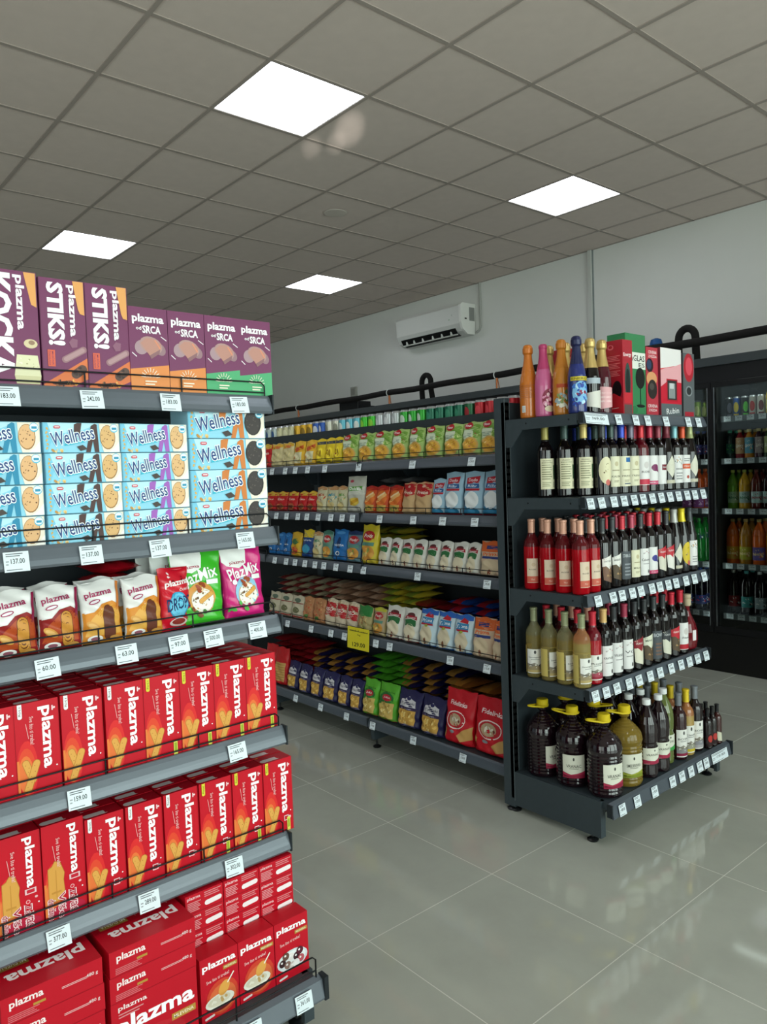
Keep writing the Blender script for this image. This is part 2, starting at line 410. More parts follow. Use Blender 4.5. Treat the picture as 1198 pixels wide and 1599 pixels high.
# ================================================================== wall fittings
white = mat('d8d9d4', .45)
t = thing('air_conditioner', 'white wall-mounted split air conditioner below the ceiling', 'air conditioner', (-6.08, YW, 2.98))
mb = MB(); prof = [(0, 0), (-.10, 0), (-.17, .035), (-.215, .11), (-.22, .29), (-.20, .315), (0, .315)]
mb.prism(prof, -.5, .5, white, 'x'); mb.build('body', t)
mb = MB(); mb.prism([(-.112, -.0015), (-.165, .022), (-.2, .07), (-.204, .066), (-.171, .018), (-.114, -.006)], -.44, .42, mat('0c0d0e', .5), 'x'); ob = mb.build('air_outlet', t)
mb = MB()
for x in (-.36, -.24, -.1, .06, .2, .34): mb.box(x-.008, -.19, .012, x+.008, -.15, .05, white)
mb.tube([(-.44, -.165, .008), (.42, -.165, .008)], .007, white); mb.build('louver', t)
mb = MB(); mb.prism([(-.02, 0), (-.13, 0), (-.2, .05), (-.226, .12), (-.228, .3), (-.2, .32), (0, .32)], .5, .53, mat('e6e6e0', .4), 'x'); mb.box(.53, -.1, .14, .532, -.02, .28, mat('8e8f8b', .6)); mb.box(.53, -.17, .15, .531, -.14, .165, ink('333333')); mb.build('end_cap', t)
mb = MB(); mb.box(.34, -.2215, .16, .36, -.22, .17, mat('9db59b', .4)); mb.box(.385, -.2215, .2, .395, -.22, .215, ink('aab5aa')); mb.build('status_display', t)
mb = MB(); mb.tube([(-5.47, YW-.012, ZC-.004), (-5.47, YW-.012, 3.06), (-5.49, YW-.012, 3.02), (-5.53, YW-.014, 3.0)], .011, mat('a9aaa4', .6)); o = mb.build('drain_pipe'); tag(o, 'thin grey pipe running down beside the air conditioner', 'pipe')
mb = MB(); mb.box(-4.13, YW-.03, 2.3, -4.095, YW, ZC-.005, mat('c3c5bf', .6)); mb.box(-4.095, YW-.012, 2.3, -4.085, YW, ZC-.005, mat('7d8484', .6)); o = mb.build('cable_duct'); tag(o, 'vertical grey cable duct on the back wall', 'cable duct')
mb = MB(); mb.box(-7.71, YW-.03, 2.54, -7.6, YW, 2.66, mat('a2a299', .6)); mb.box(-7.69, YW-.034, 2.56, -7.62, YW-.03, 2.64, mat('8c8c84', .6)); o = mb.build('wall_socket'); tag(o, 'small square grey socket on the back wall', 'socket')
# insulated refrigeration pipe on top of the coolers
foam = mat('171515', .85)
mb = MB(); pp = []
for i in range(60):
    x = -9.6+i*(9.6-1.1)/59; pp.append((x, 5.45+.004*math.sin(i*1.3), 2.405+.02*(x+9)/7+.004*math.sin(i*.9)))
t = thing('insulated_pipe', 'long black insulated pipe running above the coolers', 'pipe', (0, 0, 0)); mb.tube(pp, .031, foam, 10); mb.build('insulation', t)
cu_ = mat('b06b45', .3, metal=.8); tie = mat('cfd2cf', .5)
for x in (-8.0, -6.25, -4.72, -3.2, -1.9):
    z = 2.405+.02*(x+9)/7
    mb = MB(); mb.tube([(x-.012, 5.45+.037*math.cos(a), z+.037*math.sin(a)) for a in [2*PI*k/14 for k in range(14)]], .005, tie, 6, True); mb.build('cable_tie', t)
    mb = MB(); mb.tube([(x, 5.44, 2.293), (x, 5.44, z-.03)], .009, cu_); mb.tube([(x+.03, 5.44, 2.293), (x+.01, 5.44, z-.03)], .004, cu_); mb.build('copper_support', t)
for x, lb in ((-5.85, 'black bent pipe loop standing on the cooler at the middle'), (-2.955, 'black bent pipe loop behind the boxes at the right')):
    mb = MB(); P = [(-.065, 0, 0), (-.07, 0, .1)]+[(.068*math.cos(a), 0, .19+.075*math.sin(a)) for a in [PI-PI*k/10 for k in range(11)]]+[(.07, 0, .1), (.06, .03, 0)]
    mb.tube(P, .029, foam, 10); o = mb.build('pipe_loop', loc=(x, 5.62, 2.299)); tag(o, lb, 'pipe')
mb = MB(); mb.lathe([(.012, 0), (.012, .17), (.05, .175), (.05, .19), (.04, .225), (.015, .235)], mat('1c4f8a', .5), 10); o = mb.build('valve_knob', loc=(-3.2, 5.6, 2.2905)); tag(o, 'blue valve knob on the cooler top behind the boxes', 'valve')
mb = MB(); mb.box(-.18, -.1, 0, .18, .1, .1, mat('141518', .5), .01); mb.box(.18, -.08, 0, .26, .08, .04, mat('141518', .5)); o = mb.build('control_box', loc=(-7.05, 5.6, 2.2905)); tag(o, 'small black box on top of the coolers', 'box')

# ================================================================== shelving
def price_tag(w=.052, h=.044, price='189.00', wide=False):
    mb = MB(); A = Art(mb, lambda u, v, k: (u-w/2, -k, v-h/2)); mb.box(-w/2, 0, -h/2, w/2, .0012, h/2, ink('dfe8ee'))
    A.lines(-w/2+.005+w/2, h*.74, w-.012, h*.95, 2, '5a6066'); A.text(price, w*.55, h*.53, w*.55, h*.24, '1e2226', off=.02); A.lines(.004, h*.06, w*.7, h*.15, 1, '6a7076')
    A.lines(.004, h*.3, w*.2, h*.6, 2, '9aa0a6')
    return mb.mesh('price_tag')
TAGM = {}
def put_tag(par, x, y, z, price, w=.052, h=.044, tilt=R(-14), rz=0):
    k = (price, w, h)
    if k not in TAGM: TAGM[k] = price_tag(w, h, price)
    o = bpy.data.objects.new('price_tag', TAGM[k]); C.objects.link(o); o.parent = par; o.location = (x, y, z); o.rotation_euler = (tilt, rz, 0)
    return o
def shelf(root, x0, x1, yf, depth, z, strip, tags=(), fence=0, price=None, brackets=True, tw=.052, th=.044, tz=-.004, flat=False, joints=()):
    """a shelf whose deck top is at z, front strip at y = yf, running back to yf+depth"""
    mb = MB(); g = .004
    mb.box(x0+g, yf+.016, z-.028, x1-g, yf+depth, z, FRAME)
    if brackets:
        for xb in (x0+g, x1-g-.004):
            mb.prism([(yf+.03, z-.045), (yf+.03, z-.002), (yf+depth, z-.002), (yf+depth, z-.12), (yf+depth-.03, z-.12), (yf+depth-.09, z-.048)], xb-.002, xb+.004, FRAME, 'x')
        for q in (.12, .8): mb.tube([(x0+g-.003, yf+.03+depth*q*.8, z-.022), (x0+g-.001, yf+.03+depth*q*.8, z-.022)], .004, mat('0a0b0c', .4), 8)
    s = mb.build('shelf', root)
    mb = MB()
    if flat: mb.prism([(yf, z-.03), (yf, z+.022), (yf+.014, z+.022), (yf+.014, z-.03)], x0+.001, x1-.001, strip, 'x')
    else:
        mb.prism([(yf-.003, z-.044), (yf-.007, z-.038), (yf-.004, z-.026), (yf-.001, z-.018), (yf+.006, z-.003), (yf+.012, z+.005), (yf+.016, z+.006), (yf+.016, z-.044)], x0+.001, x1-.001, strip, 'x')
    mb.box(x0-.0005, yf-.002, z-.04, x0+.0015, yf+.02, z+.004, FRAME2); mb.box(x1-.0015, yf-.008, z-.046, x1+.003, yf+.02, z+.007, FRAME2)
    mb.build('price_rail', s)
    for t in tags:
        x, p = t[0], t[1]; w = t[2] if len(t) > 2 else tw
        put_tag(s, x, yf-.0095, z-.02+tz, p, w, th, tilt=R(-13), rz=R(random.uniform(-2, 2)))
    if fence:
        mb = MB(); n = max(1, round((x1-x0)/.245)); a, b = x0+.02, x1-.012; y = yf+.014; r = .0021
        mb.tube([(a, y, z), (a, y, z+fence-.01), (a+.01, y, z+fence), (b-.01, y, z+fence), (b, y, z+fence-.01), (b, y, z)], r, WIRE, 6)
        mb.tube([(a, y, z+.014), (b, y, z+.014)], r, WIRE, 6)
        for i in range(1, n): mb.tube([(a+(b-a)*i/n, y+.002, z-.004), (a+(b-a)*i/n, y+.002, z+fence)], r, WIRE, 6)
        mb.build('wire_fence', s)
    return s
def foot(mb, x, y):
    mb.lathe([(.022, 0), (.024, .006), (.012, .014), (.006, .016), (.006, .045)], mat('101214', .35), 16, x, y)
def post(root, x, y, ztop, face=-1, w=.058, d=.03):
    """slotted upright; slots on the side named by face"""
    mb = MB(); mb.box(x, y, .02, x+w, y+d, ztop, FRAME); sl = mat('050607', .6); e = mat('5b6468', .4)
    z = .25
    while z < ztop-.03:
        for q in (.0075, .0185):
            if face == 1: mb.box(x+w, y+q-.003, z, x+w+.0006, y+q+.003, z+.022, sl)
            else: mb.box(x+w*.75*(q/.0185)-.004, y-.0006, z, x+w*.75*(q/.0185)+.004, y, z+.022, sl)
        z += .0305
    if face == 1:
        mb.box(x+w-.002, y-.0008, .05, x+w+.0004, y, ztop, e); mb.box(x+w, y+d-.003, .05, x+w+.001, y+d, ztop, e)
    return mb.build('post', root)
def endcap(root, w, decks, base_z, tagsets, fence, strip, depth=.4, base_front=.1):
    """end-of-row rack: local x along its front, y backwards, front strips at y = 0"""
    yb = depth
    mb = MB(); mb.box(.0, yb, .06, w, yb+.02, 1.82, mat('30383d', .5, noise=.1, nscale=30)); mb.build('back_panel', root)
    for i, z in enumerate(decks): shelf(root, 0, w, 0, depth, z, strip, tagsets[i], fence)
    # base
    zb = base_z; mb = MB(); g = .012
    mb.box(g, -base_front+.02, zb-.03, w-g, yb, zb, FRAME); mb.box(.0, -base_front+.07, .03, .004, yb, zb+.002, FRAME); mb.box(w-.004, -base_front+.07, .03, w, yb, zb+.002, FRAME)
    mb.box(g, -base_front+.13, .07, w-g, -base_front+.134, zb-.03, mat('15181a', .6))
    mb.box(-.002, -base_front+.055, .03, .03, -base_front+.07, zb, FRAME); mb.box(w-.03, -base_front+.055, .03, w+.002, -base_front+.07, zb, FRAME)
    for xx in (.02, w-.02):
        for y in (-base_front+.11, yb+.01): foot(mb, xx, y)
    s = mb.build('base', root); mb = MB()
    mb.prism([(-base_front-.003, zb-.055), (-base_front-.004, zb-.05), (-base_front+.006, zb-.004), (-base_front+.022, zb+.004), (-base_front+.022, zb-.03), (-base_front+.004, zb-.055)], 0, w, strip, 'x')
    mb.box(w-.001, -base_front-.006, zb-.058, w+.012, -base_front+.024, zb+.006, FRAME2); mb.box(-.006, -base_front+.0, zb-.05, .001, -base_front+.024, zb+.002, FRAME2)
    mb.build('price_rail', s)
    for t in tagsets[-1]: put_tag(s, t[0], -base_front-.006, zb-.03, t[1], t[2] if len(t) > 2 else .052, .044, R(-12), R(random.uniform(-2, 2)))
    if fence:
        mb = MB(); a, b = .02, w-.012; y = -base_front+.018; r = .0023; z = zb
        mb.tube([(a, y, z), (a, y, z+.05), (a+.01, y, z+.06), (b-.01, y, z+.06), (b, y, z+.05), (b, y, z)], r, WIRE, 6); mb.tube([(a, y, z+.02), (b, y, z+.02)], r, WIRE, 6)
        for i in range(1, 4): mb.tube([(a+(b-a)*i/4, y, z), (a+(b-a)*i/4, y, z+.06)], r, WIRE, 6)
        mb.build('wire_fence', s)
XF = -1.79           # front plane of both end racks
YL0, YW0 = .13, 2.57
# left rack with biscuits
ldecks = [1.744, 1.385, 1.14, .826, .522]
ltags = [[(.457, '183.00'), (.64, '242.00'), (.833, '183.00'), (1.026, '183.00')], [(.457, '137.00'), (.619, '137.00'), (.787, '137.00'), (1.026, '165.00')],
         [(.509, '60.00'), (.69, '63.00'), (.824, '97.00'), (.92, '500.00'), (1.051, '400.00')], [(.562, '159.00'), (.974, '165.00')], [(.5, '377.00'), (.714, '289.00'), (.949, '302.00')],
         [(1.062, '361.00'), (.908, '361.00')]]
ltags = [[(y-YL0, p) for y, p in r] for r in ltags]
LR = thing('biscuit_rack', 'dark metal end rack full of biscuit packs at the left', 'shelf', (XF, YL0, 0), R(90))
endcap(LR, 1.0, ldecks, .172, ltags, .042, STRIP, base_front=.14)
wtags = [[(2.655, '369.00', .16), (2.812, '349'), (2.943, '359'), (3.038, '745'), (3.191, '535'), (3.389, '810'), (3.485, '720')],
         [(y, p) for y, p in zip([2.6, 2.677, 2.766, 2.841, 2.919, 2.99, 3.065, 3.14, 3.215, 3.29, 3.368, 3.44, 3.52], ['309', '562', '541', '499', '384', '335', '571', '559', '764', '550', '740', '395', '430'])],
         [(y, p) for y, p in zip([2.638, 2.745, 2.812, 2.891, 2.958, 3.048, 3.113, 3.186, 3.254, 3.344, 3.424, 3.517], ['339', '298', '380', '364', '271', '355', '299', '530', '744', '774', '539', '578'])],
         [(y, p) for y, p in zip([2.605, 2.681, 2.759, 2.851, 2.93, 3.02, 3.103, 3.199, 3.287, 3.365, 3.442, 3.525], ['335', '358', '296', '367', '374', '339', '328', '394', '344', '779', '364', '378'])],
         [(y, p) for y, p in zip([2.63, 2.74, 2.874, 3.02, 3.1, 3.18, 3.26, 3.32], ['489', '509', '295', '309', '274', '274', '309', '304'])]+[(3.45, '117.00 108.00', .15)]]
wtags = [[((t[0]-YW0 if t[0]-YW0 > .03 else .03),)+((t[1],)+tuple(t[2:]) if len(t) > 2 else (t[1]+'.00', .046)) for t in r] for r in wtags]
WR = thing('wine_rack', 'dark metal end rack full of wine bottles at the end of the row', 'shelf', (XF, YW0, 0), R(90))
endcap(WR, 1.0, [1.742, 1.402, 1.005, .62], .18, wtags, 0, STRIPD, base_front=.1)
# uprights of the wine rack (local frame is turned, so build them square to the row)
def rack_post(root, y, ztop, ly):
    mb = MB(); x0, x1 = -2.252, -2.19; mb.box(x0, y, .02, x1, y+.032, ztop, FRAME); sl = mat('050607', .6); e = mat('5b6468', .4); z = .2
    while z < ztop-.04:
        mb.box(x1, y+.006, z, x1+.0006, y+.013, z+.02, sl); mb.box(x1, y+.019, z, x1+.0006, y+.026, z+.02, sl); z += .0305
    mb.box(x1-.003, y-.0006, .05, x1+.0004, y, ztop, e); mb.box(x1, y+.029, .05, x1+.001, y+.032, ztop, e)
    foot(mb, x1-.03, y+.016)
    P = Matrix.Rotation(R(-90), 4, 'Z') @ Matrix.Translation((-XF, -ly, 0))
    mb.v = [tuple(P @ Vector(v)) for v in mb.v]; mb.build('post', root)
rack_post(WR, 2.57, 1.84, YW0); rack_post(WR, 3.538, 1.84, YW0)
rack_post(LR, .13, 1.84, YL0); rack_post(LR, 1.098, 1.84, YL0)

# long shelf row with groceries
GX1, NS = -2.262, 3; YG = 2.6
GR = thing('grocery_shelving', 'long dark shelving row stocked with pasta, flour and rice bags', 'shelf', (GX1, YG, 0))
gdecks = [1.594, 1.314, 1.03, .637]
gt = [[-2.414, -2.818, -3.251, -3.565, -3.738, -3.869, -3.98, -4.131], [-2.406, -2.616, -2.825, -3.089, -3.323, -3.417, -3.524, -3.649, -3.765, -3.861, -3.986, -4.103],
      [-2.34, -2.807, -3.242, -3.36, -3.494, -3.611, -3.701, -3.806, -3.912, -4.012, -4.144], [-2.356, -2.594, -3.043, -3.158, -3.437, -3.567, -3.768, -4.025], [-2.529, -2.882, -3.212, -3.447, -3.701, -3.968]]
prices = ['129.00', '149.00', '99.00', '115.00', '189.00', '74.00']
for s_ in range(NS):
    xa, xb = -(s_+1)*1.0, -s_*1.0
    for k, z in enumerate(gdecks):
        tg = [(x-GX1, prices[(i*3+k) % 6], .044) for i, x in enumerate(gt[k]) if xa < x-GX1 <= xb]
        shelf(GR, xa, xb, 0, .42, z, STRIPD, tg, .036, brackets=True, th=.04)
    tg = [(x-GX1, prices[i % 6], .044) for i, x in enumerate(gt[4]) if xa < x-GX1 <= xb]
    shelf(GR, xa, xb, 0, .42, .172, STRIPD, tg, 0, brackets=False, th=.04)
    mb = MB(); mb.box(xa, .13, 1.74, xb, .42, 1.755, FRAME); mb.box(xa+.001, .12, 1.75-.005, xb-.001, .132, 1.8, mat('30373a', .5)); mb.build('top_shelf', GR)
    # the far side of the same row
    mb = MB()
    for z in gdecks: mb.box(xa, .49, z-.03, xb, .92, z, FRAME)
    mb.box(xa, .49, .14, xb, .94, .17, FRAME); mb.build('rear_shelf', GR)
    mb = MB(); mb.box(xa, .44, .08, xb, .455, 1.84, mat('1b2023', .6)); mb.build('back_panel', GR)
mb = MB()
for s_ in range(1, NS+1):
    mb2 = MB(); x = -s_*1.0; mb2.box(x-.03, .425, .02, x+.03, .485, 1.84, FRAME); mb2.prism([(.03, .05), (.03, .14), (.9, .14), (.9, .05)], x-.015, x+.015, FRAME, 'x'); foot(mb2, x, .06); foot(mb2, x, .88); mb2.build('post', GR)
# yellow offer card in the rail
mb = MB(); mb.box(-.095, 0, -.06, .095, .0015, .06, mat('d9c92a', .45)); A = Art(mb, lambda u, v, k: ((u-.058)*1.6, -k, v-.058))
A.lines(.008, .09, .11, .106, 1, '77701c', 0); A.blobs(.058, .1, .048, .004, 22, .0028, ['5a5618', 'd9c92a'], 3); A.text('1kg', .062, .078, .016, .010, '4a4a18'); A.text('129.00', .062, .025, .07, .022, '2c2c10', rot=.06, off=.03)
o = mb.build('price_card', loc=(-3.295, 2.578, .622)); o.rotation_euler = (R(-4), 0, 0); tag(o, 'yellow handwritten-style price card on the shelf edge', 'price card')

# ================================================================== biscuit cartons and pouches (left rack)
RED, DRED, PUR = 'c60b22', 'a00c1e', '75365c'
ORD = ['first', 'second', 'third', 'fourth', 'fifth', 'sixth', 'seventh', 'eighth', 'ninth', 'tenth', 'eleventh', 'twelfth', 'thirteenth', 'fourteenth', 'fifteenth', 'sixteenth', 'seventeenth', 'eighteenth', 'nineteenth', 'twentieth', 'twenty-first', 'twenty-second', 'twenty-third', 'twenty-fourth', 'twenty-fifth', 'twenty-sixth', 'twenty-seventh', 'twenty-eighth', 'twenty-ninth', 'thirtieth']
def flaps(A, w, d): A.rect(.0, 0, w, .0012, DRED); A.cap(w*.13, d*.34, w*.56, d*.34, d*.2, 'f0dcdc'); A.rect(w*.58, d*.2, w*.95, d*.8, 'c41428')
def logo(A, x, y, s_, c='f3cfd4', rot=-PI/2):
    A.ell(x, y, s_*1.15, s_*.8, 'c01226', rot); A.cap(x-s_*.6 if not rot else x, y-(s_*.6 if rot else 0), x+s_*.6 if not rot else x, y+(s_*.6 if rot else 0), s_*.22, c); A.ell(x+(s_*.55 if rot else 0), y+(0 if rot else s_*.55), s_*.35, s_*.35, c)
def tall_front(var):
    def f(A, w, h):
        A.ell(w*.24, h*.3, w*.235, h*.3, 'dd2a2a'); A.ell(w*.22, h*.27, w*.205, h*.25, 'e2482c'); A.ell(w*.2, h*.24, w*.17, h*.2, 'e8743a')
        A.rect(.0008, h*.06, w*.06, h*.4, 'e8813c')
        if var == 'biscuit':
            P = [(.10, .20), (.10, .55), (.20, .57), (.27, .615), (.40, .6), (.50, .47), (.47, .40), (.49, .28), (.42, .2), (.28, .19)]
            A.poly([(w*x, h*y) for x, y in P], 'b47a32'); A.poly([(w*(x*.94+.018), h*(y*.97+.012)) for x, y in P], 'd99c48'); A.rect(w*.17, h*.28, w*.4, h*.3, 'c68838'); A.rect(w*.28, h*.22, w*.3, h*.52, 'c68838')
            A.ell(w*.52, h*.08, w*.44, h*.075, 'b81c3c')
            for t, x, y, q in (('Za', .66, .22, .10), ('vas', .68, .11, .15), ('Više', .40, .145, .25), ('družno', .15, .13, .22)):
                A.text(t, w*x, h*y, h*q, w*.17, 'f7d9dc', -PI/2, off=.09); A.text(t, w*x, h*y, h*q, w*.15, 'a8203c', -PI/2, off=.01)
            A.ell(w*.66, h*.3, w*.05, w*.05, 'f2b9bd'); A.ell(w*.66, h*.3, w*.035, w*.035, 'd22638'); A.ell(w*.85, h*.33, w*.035, w*.03, 'f2b9bd')
            A.text('plazma', w*.73, h*.70, h*.5, w*.27, 'ffffff', -PI/2, off=.05); A.rect(w*.6, h*.375, w*.86, h*.43, 'e9bfc4'); A.rect(w*.64, h*.385, w*.82, h*.42, 'c41a30')
        else:
            A.biscuit(w*.20, h*.36, w*.34, h*.17, w*.085); A.biscuit(w*.44, h*.34, w*.22, h*.07, w*.088)
            A.text('plazma', w*.70, h*.60, h*.66 if var != '150w' else h*.66, w*.33, 'ffffff', -PI/2, off=.05)
            logo(A, w*.86, h*.90, w*.075)
        A.text('Sve što ti treba!', w*.37, h*.70, h*.30, w*.09, 'f3c4c4', -PI/2, off=.004); A.cap(w*.24, h*.78, w*.29, h*.62, .0006, 'eab0b0')
        A.text('.', w*.9, h*.27, .003, .003, 'ffffff')
        col = {'150w': 'f1f1f1', '300w': 'f1f1f1', 'biscuit': RED, '150y': 'ddd03a', '300y': 'ddd03a'}[var]
        if var != 'biscuit':
            A.rect(w*.07, h*.86, w*.17, h*.998, col); A.ell(w*.12, h*.86, w*.05, h*.018, col)
            A.text('150g' if var[0] == '1' else '300g', w*.12, h*.92, h*.1, w*.055, '7a5a48' if var[-1] == 'w' else '6f7a2a', -PI/2)
        if var[0] == '3': A.rect(w*.66, h*.15, w*.82, h*.22, 'f3cfd4'); A.rect(w*.68, h*.16, w*.8, h*.21, 'c01226'); A.ell(w*.86, h*.185, w*.04, h*.02, 'f3cfd4')
        if var[-1] == 'y': A.rect(w*.76, h*.0+.002, w*.87, h*.19, 'dcd65a'); A.rect(w*.78, h*.05, w*.85, h*.16, '9cab2e')
        A.rect(w-.0006, 0, w, h, DRED)
    return f
def red_side(A, d, h): A.rect(d*.2, h*.2, d*.8, h*.8, 'c81428')
tall = {v: carton('biscuit_carton', .0945, .212, .044, RED, tall_front(v), flaps, red_side) for v in ('150w', '150y')}
tall.update({v: carton('biscuit_carton', .0925, .21, .05, RED, tall_front(v), flaps, red_side) for v in ('300w', '300y')}); tall['biscuit'] = carton('biscuit_carton', .0935, .225, .05, RED, tall_front('biscuit'), flaps, red_side)
FX = XF-.022
def rowlab(kind, n, N, shelf_, extra=''):
    return '%s, %s from the right end %s%s' % (kind, ORD[N-1-n], shelf_, extra)
Y4 = [.344, .441, .541, .641, .737, .833, .929, 1.026]
for i, y in enumerate(Y4):
    v = '150w' if i < 4 else '150y'; yc = y+.048
    for k in range(5 if i == 7 else 7):
        x = FX-.0235-k*.048; lab = 'red biscuit carton with %s weight flash, %s from the right on the fourth shelf' % ('white' if i < 4 else 'yellow', ORD[7-i]) if k == 0 else 'red biscuit carton %s behind the front carton %s from the right, fourth shelf' % (['', 'directly', 'two', 'three', 'four', 'five', 'six'][k], ORD[7-i])
        spawn(tall[v], (x, yc+random.uniform(-.001, .001), .8265), R(90+random.uniform(-.25, .25)), lab, 'biscuit carton', 'red biscuit cartons on the fourth shelf')
Y5 = [.385, .482, .579, .677, .775, .873, .97, 1.066]
for i, y in enumerate(Y5):
    v = 'biscuit' if i < 2 else ('300w' if i < 5 else '300y'); v = 'biscuit' if i < 2 else v
    for k in range(5):
        x = FX-.0265-k*.0545; lab = 'red carton %s, %s from right, fifth shelf' % ({'biscuit': 'showing one broad biscuit', '300w': 'with crossed biscuits and white flash', '300y': 'with crossed biscuits and yellow flash'}[v], ORD[7-i]) if k == 0 else 'red biscuit carton %s behind the front carton %s from the right, fifth shelf' % (['', 'directly', 'two', 'three', 'four'][k], ORD[7-i])
        spawn(tall[v], (x, y+.0475, .5225), R(90+random.uniform(-.25, .25)), lab, 'biscuit carton', 'red biscuit cartons on the fifth shelf')
# wide snack cartons
def well_front(cc, banner, cookie, dark=False):
    def f(A, w, h):
        A.rect(0, 0, w, h, '8fcfe6'); A.poly([(0, h*.55), (w*.5, h*.75), (w*.75, h), (0, h)], 'b9e2ef'); A.poly([(0, 0), (w*.05, 0), (w*.12, h*.5), (w*.06, h), (0, h)], '79c3df')
        for k in range(6): A.ell(w*(.045+.01*(k % 2)), h*(.15+.13*k), w*.012, h*.05, 'd9a95a', .5 if k % 2 else -.5)
        A.blobs(w*.17, h*.08, w*.07, h*.1, 7, w*.02, ['d9a95a', 'c08a40', 'e7c88a'], 2)
        A.poly([(w*.40, h*.95), (w*.45, h), (w*.5, h), (w*.47, h*.6), (w*.39, h*.6)], cc); A.poly([(w*.62, h*.9), (w*.67, h*.98), (w*.7, h*.95), (w*.72, 0), (w*.66, 0), (w*.64, h*.4), (w*.6, 0), (w*.54, 0)], cc)
        A.poly([(w*.73, h), (w, h), (w, 0), (w*.78, 0), (w*.74, h*.4)], 'efe3d2'); A.ell(w*.84, h*.52, w*.105 if not dark else w*.115, h*.42, '9a6a34' if not dark else '2a2422'); A.ell(w*.838, h*.53, w*.097, h*.39, cookie)
        A.blobs(w*.84, h*.52, w*.08, h*.32, 12, w*.009, ['6a3f22', '8a5a30'] if not dark else ['4a423e', '5a504a'], 4)
        A.poly([(w, 0), (w, h*.4), (w*.93, h*.16), (w*.84, 0)], 'f6f2ea')
        A.ell(w*.93, h*.83, w*.055, h*.15, '4fb7d6'); A.ell(w*.93, h*.84, w*.05, h*.12, 'e8f6fa'); A.rect(w*.90, h*.78, w*.965, h*.86, '2d8fb4')
        A.cap(w*.155, h*.85, w*.2, h*.85, h*.05, 'd04a5a'); A.rect(w*.15, h*.84, w*.205, h*.87, 'f4e6e8')
        A.poly([(w*.26, h*.22), (w*.29, h*.42), (w*.55, h*.55), (w*.53, h*.35)], '2fb3cf'); A.text(banner, w*.405, h*.385, w*.2, h*.09, 'd9f4fa', .235)
        A.text('Wellness', w*.375, h*.56, w*.56, h*.44, 'f4fafc', .19, off=.10); A.text('Wellness', w*.375, h*.56, w*.56, h*.44, '1c3f7c', .19, off=.02)
        A.poly([(w*.42, h*.2), (w*.5, h*.26), (w*.56, h*.12), (w*.47, h*.05)], '3f3430')
        for (a, b, c, d) in ((0, 0, w, .0007), (0, 0, .0007, h), (w-.0007, 0, w, h), (0, h-.0007, w, h)): A.rect(a, b, c, d, '5f9fb6')
    return f
W0 = carton('biscuit_box', .175, .069, .1, 'a8d9ea', well_front('1f86ac', 'INTEGRALNI', 'e2b07c'))
W1_ = carton('biscuit_box', .175, .069, .1, 'a8d9ea', well_front('4a2d2a', 'ČOKOLADA', 'dcae72'))
W2_ = carton('biscuit_box', .172, .069, .1, 'a8d9ea', well_front('a05cb8', 'BOROVNICA', 'e0b27c'))
W3_ = carton('biscuit_box', .226, .081, .1, 'a8d9ea', well_front('d07a35', 'NARANDŽA', '3a3230', True))
for (P, yc, n, st, dsc) in ((W0, .441, 4, .0704, 'plain blue ribbon'), (W1_, .6225, 4, .0704, 'dark brown ribbon'), (W2_, .8, 4, .0704, 'purple ribbon'), (W3_, 1.0045, 4, .082, 'orange ribbon and dark cookie')):
    for k in range(n):
        spawn(P, (FX-.05+random.uniform(-.002, .002), yc+random.uniform(-.002, .002), 1.3875+k*st), R(90+random.uniform(-.25, .25)), 'light blue biscuit box with %s, %s of its stack' % (dsc, ['bottom', 'second', 'third', 'topmost'][k]), 'biscuit box', 'light blue biscuit boxes on the second shelf')
    if P is not W3_ and P is not W0:
        spawn(P, (FX-.16, yc, 1.3875), R(90), 'light blue biscuit box behind the stack with %s' % dsc, 'biscuit box', 'light blue biscuit boxes on the second shelf')
# purple chocolate cartons on top
def srca(c):
    def f(A, w, h):
        A.poly([(0, 0), (w, 0), (w, h*.34), (0, h*.27)], c); A.text('plazma', w*.5, h*.86, w*.8, h*.115, 'ffffff', -.0, off=.05); A.text('od', w*.25, h*.755, w*.13, h*.04, 'ffffff'); A.text('SRCA', w*.58, h*.745, w*.46, h*.085, 'ffffff', off=.05)
        A.ell(w*.3, h*.53, w*.17, h*.085, 'a98a92', -.5); A.ell(w*.78, h*.52, w*.13, h*.08, '97747c', .7); A.ell(w*.55, h*.56, w*.3, h*.1, 'b08a86', -.3)
        A.poly([(w*.28, h*.58), (w*.5, h*.44), (w*.78, h*.52), (w*.82, h*.58), (w*.6, h*.64), (w*.42, h*.64)], 'b98578'); A.poly([(w*.5, h*.44), (w*.78, h*.52), (w*.76, h*.47), (w*.54, h*.4)], '8d6468')
        A.cap(w*.66, h*.62, w*.78, h*.53, w*.018, 'd98a6a'); A.cap(w*.82, h*.67, w*.95, h*.63, .0011, 'ece0e6'); A.cap(w*.06, h*.46, w*.16, h*.42, .0011, 'ece0e6')
        for i in range(9):
            a = PI*(i+.5)/9; A.cap(w*.5+w*.16*math.cos(a), h*.17+w*.16*math.sin(a), w*.5+w*.25*math.cos(a), h*.17+w*.25*math.sin(a), .0008, 'f4ead8')
        A.text('Lešnik', w*.5, h*.2, w*.3, h*.04, 'f4ead8'); A.lines(w*.35, h*.05, w*.65, h*.15, 3, 'f0e6d0')
    return f
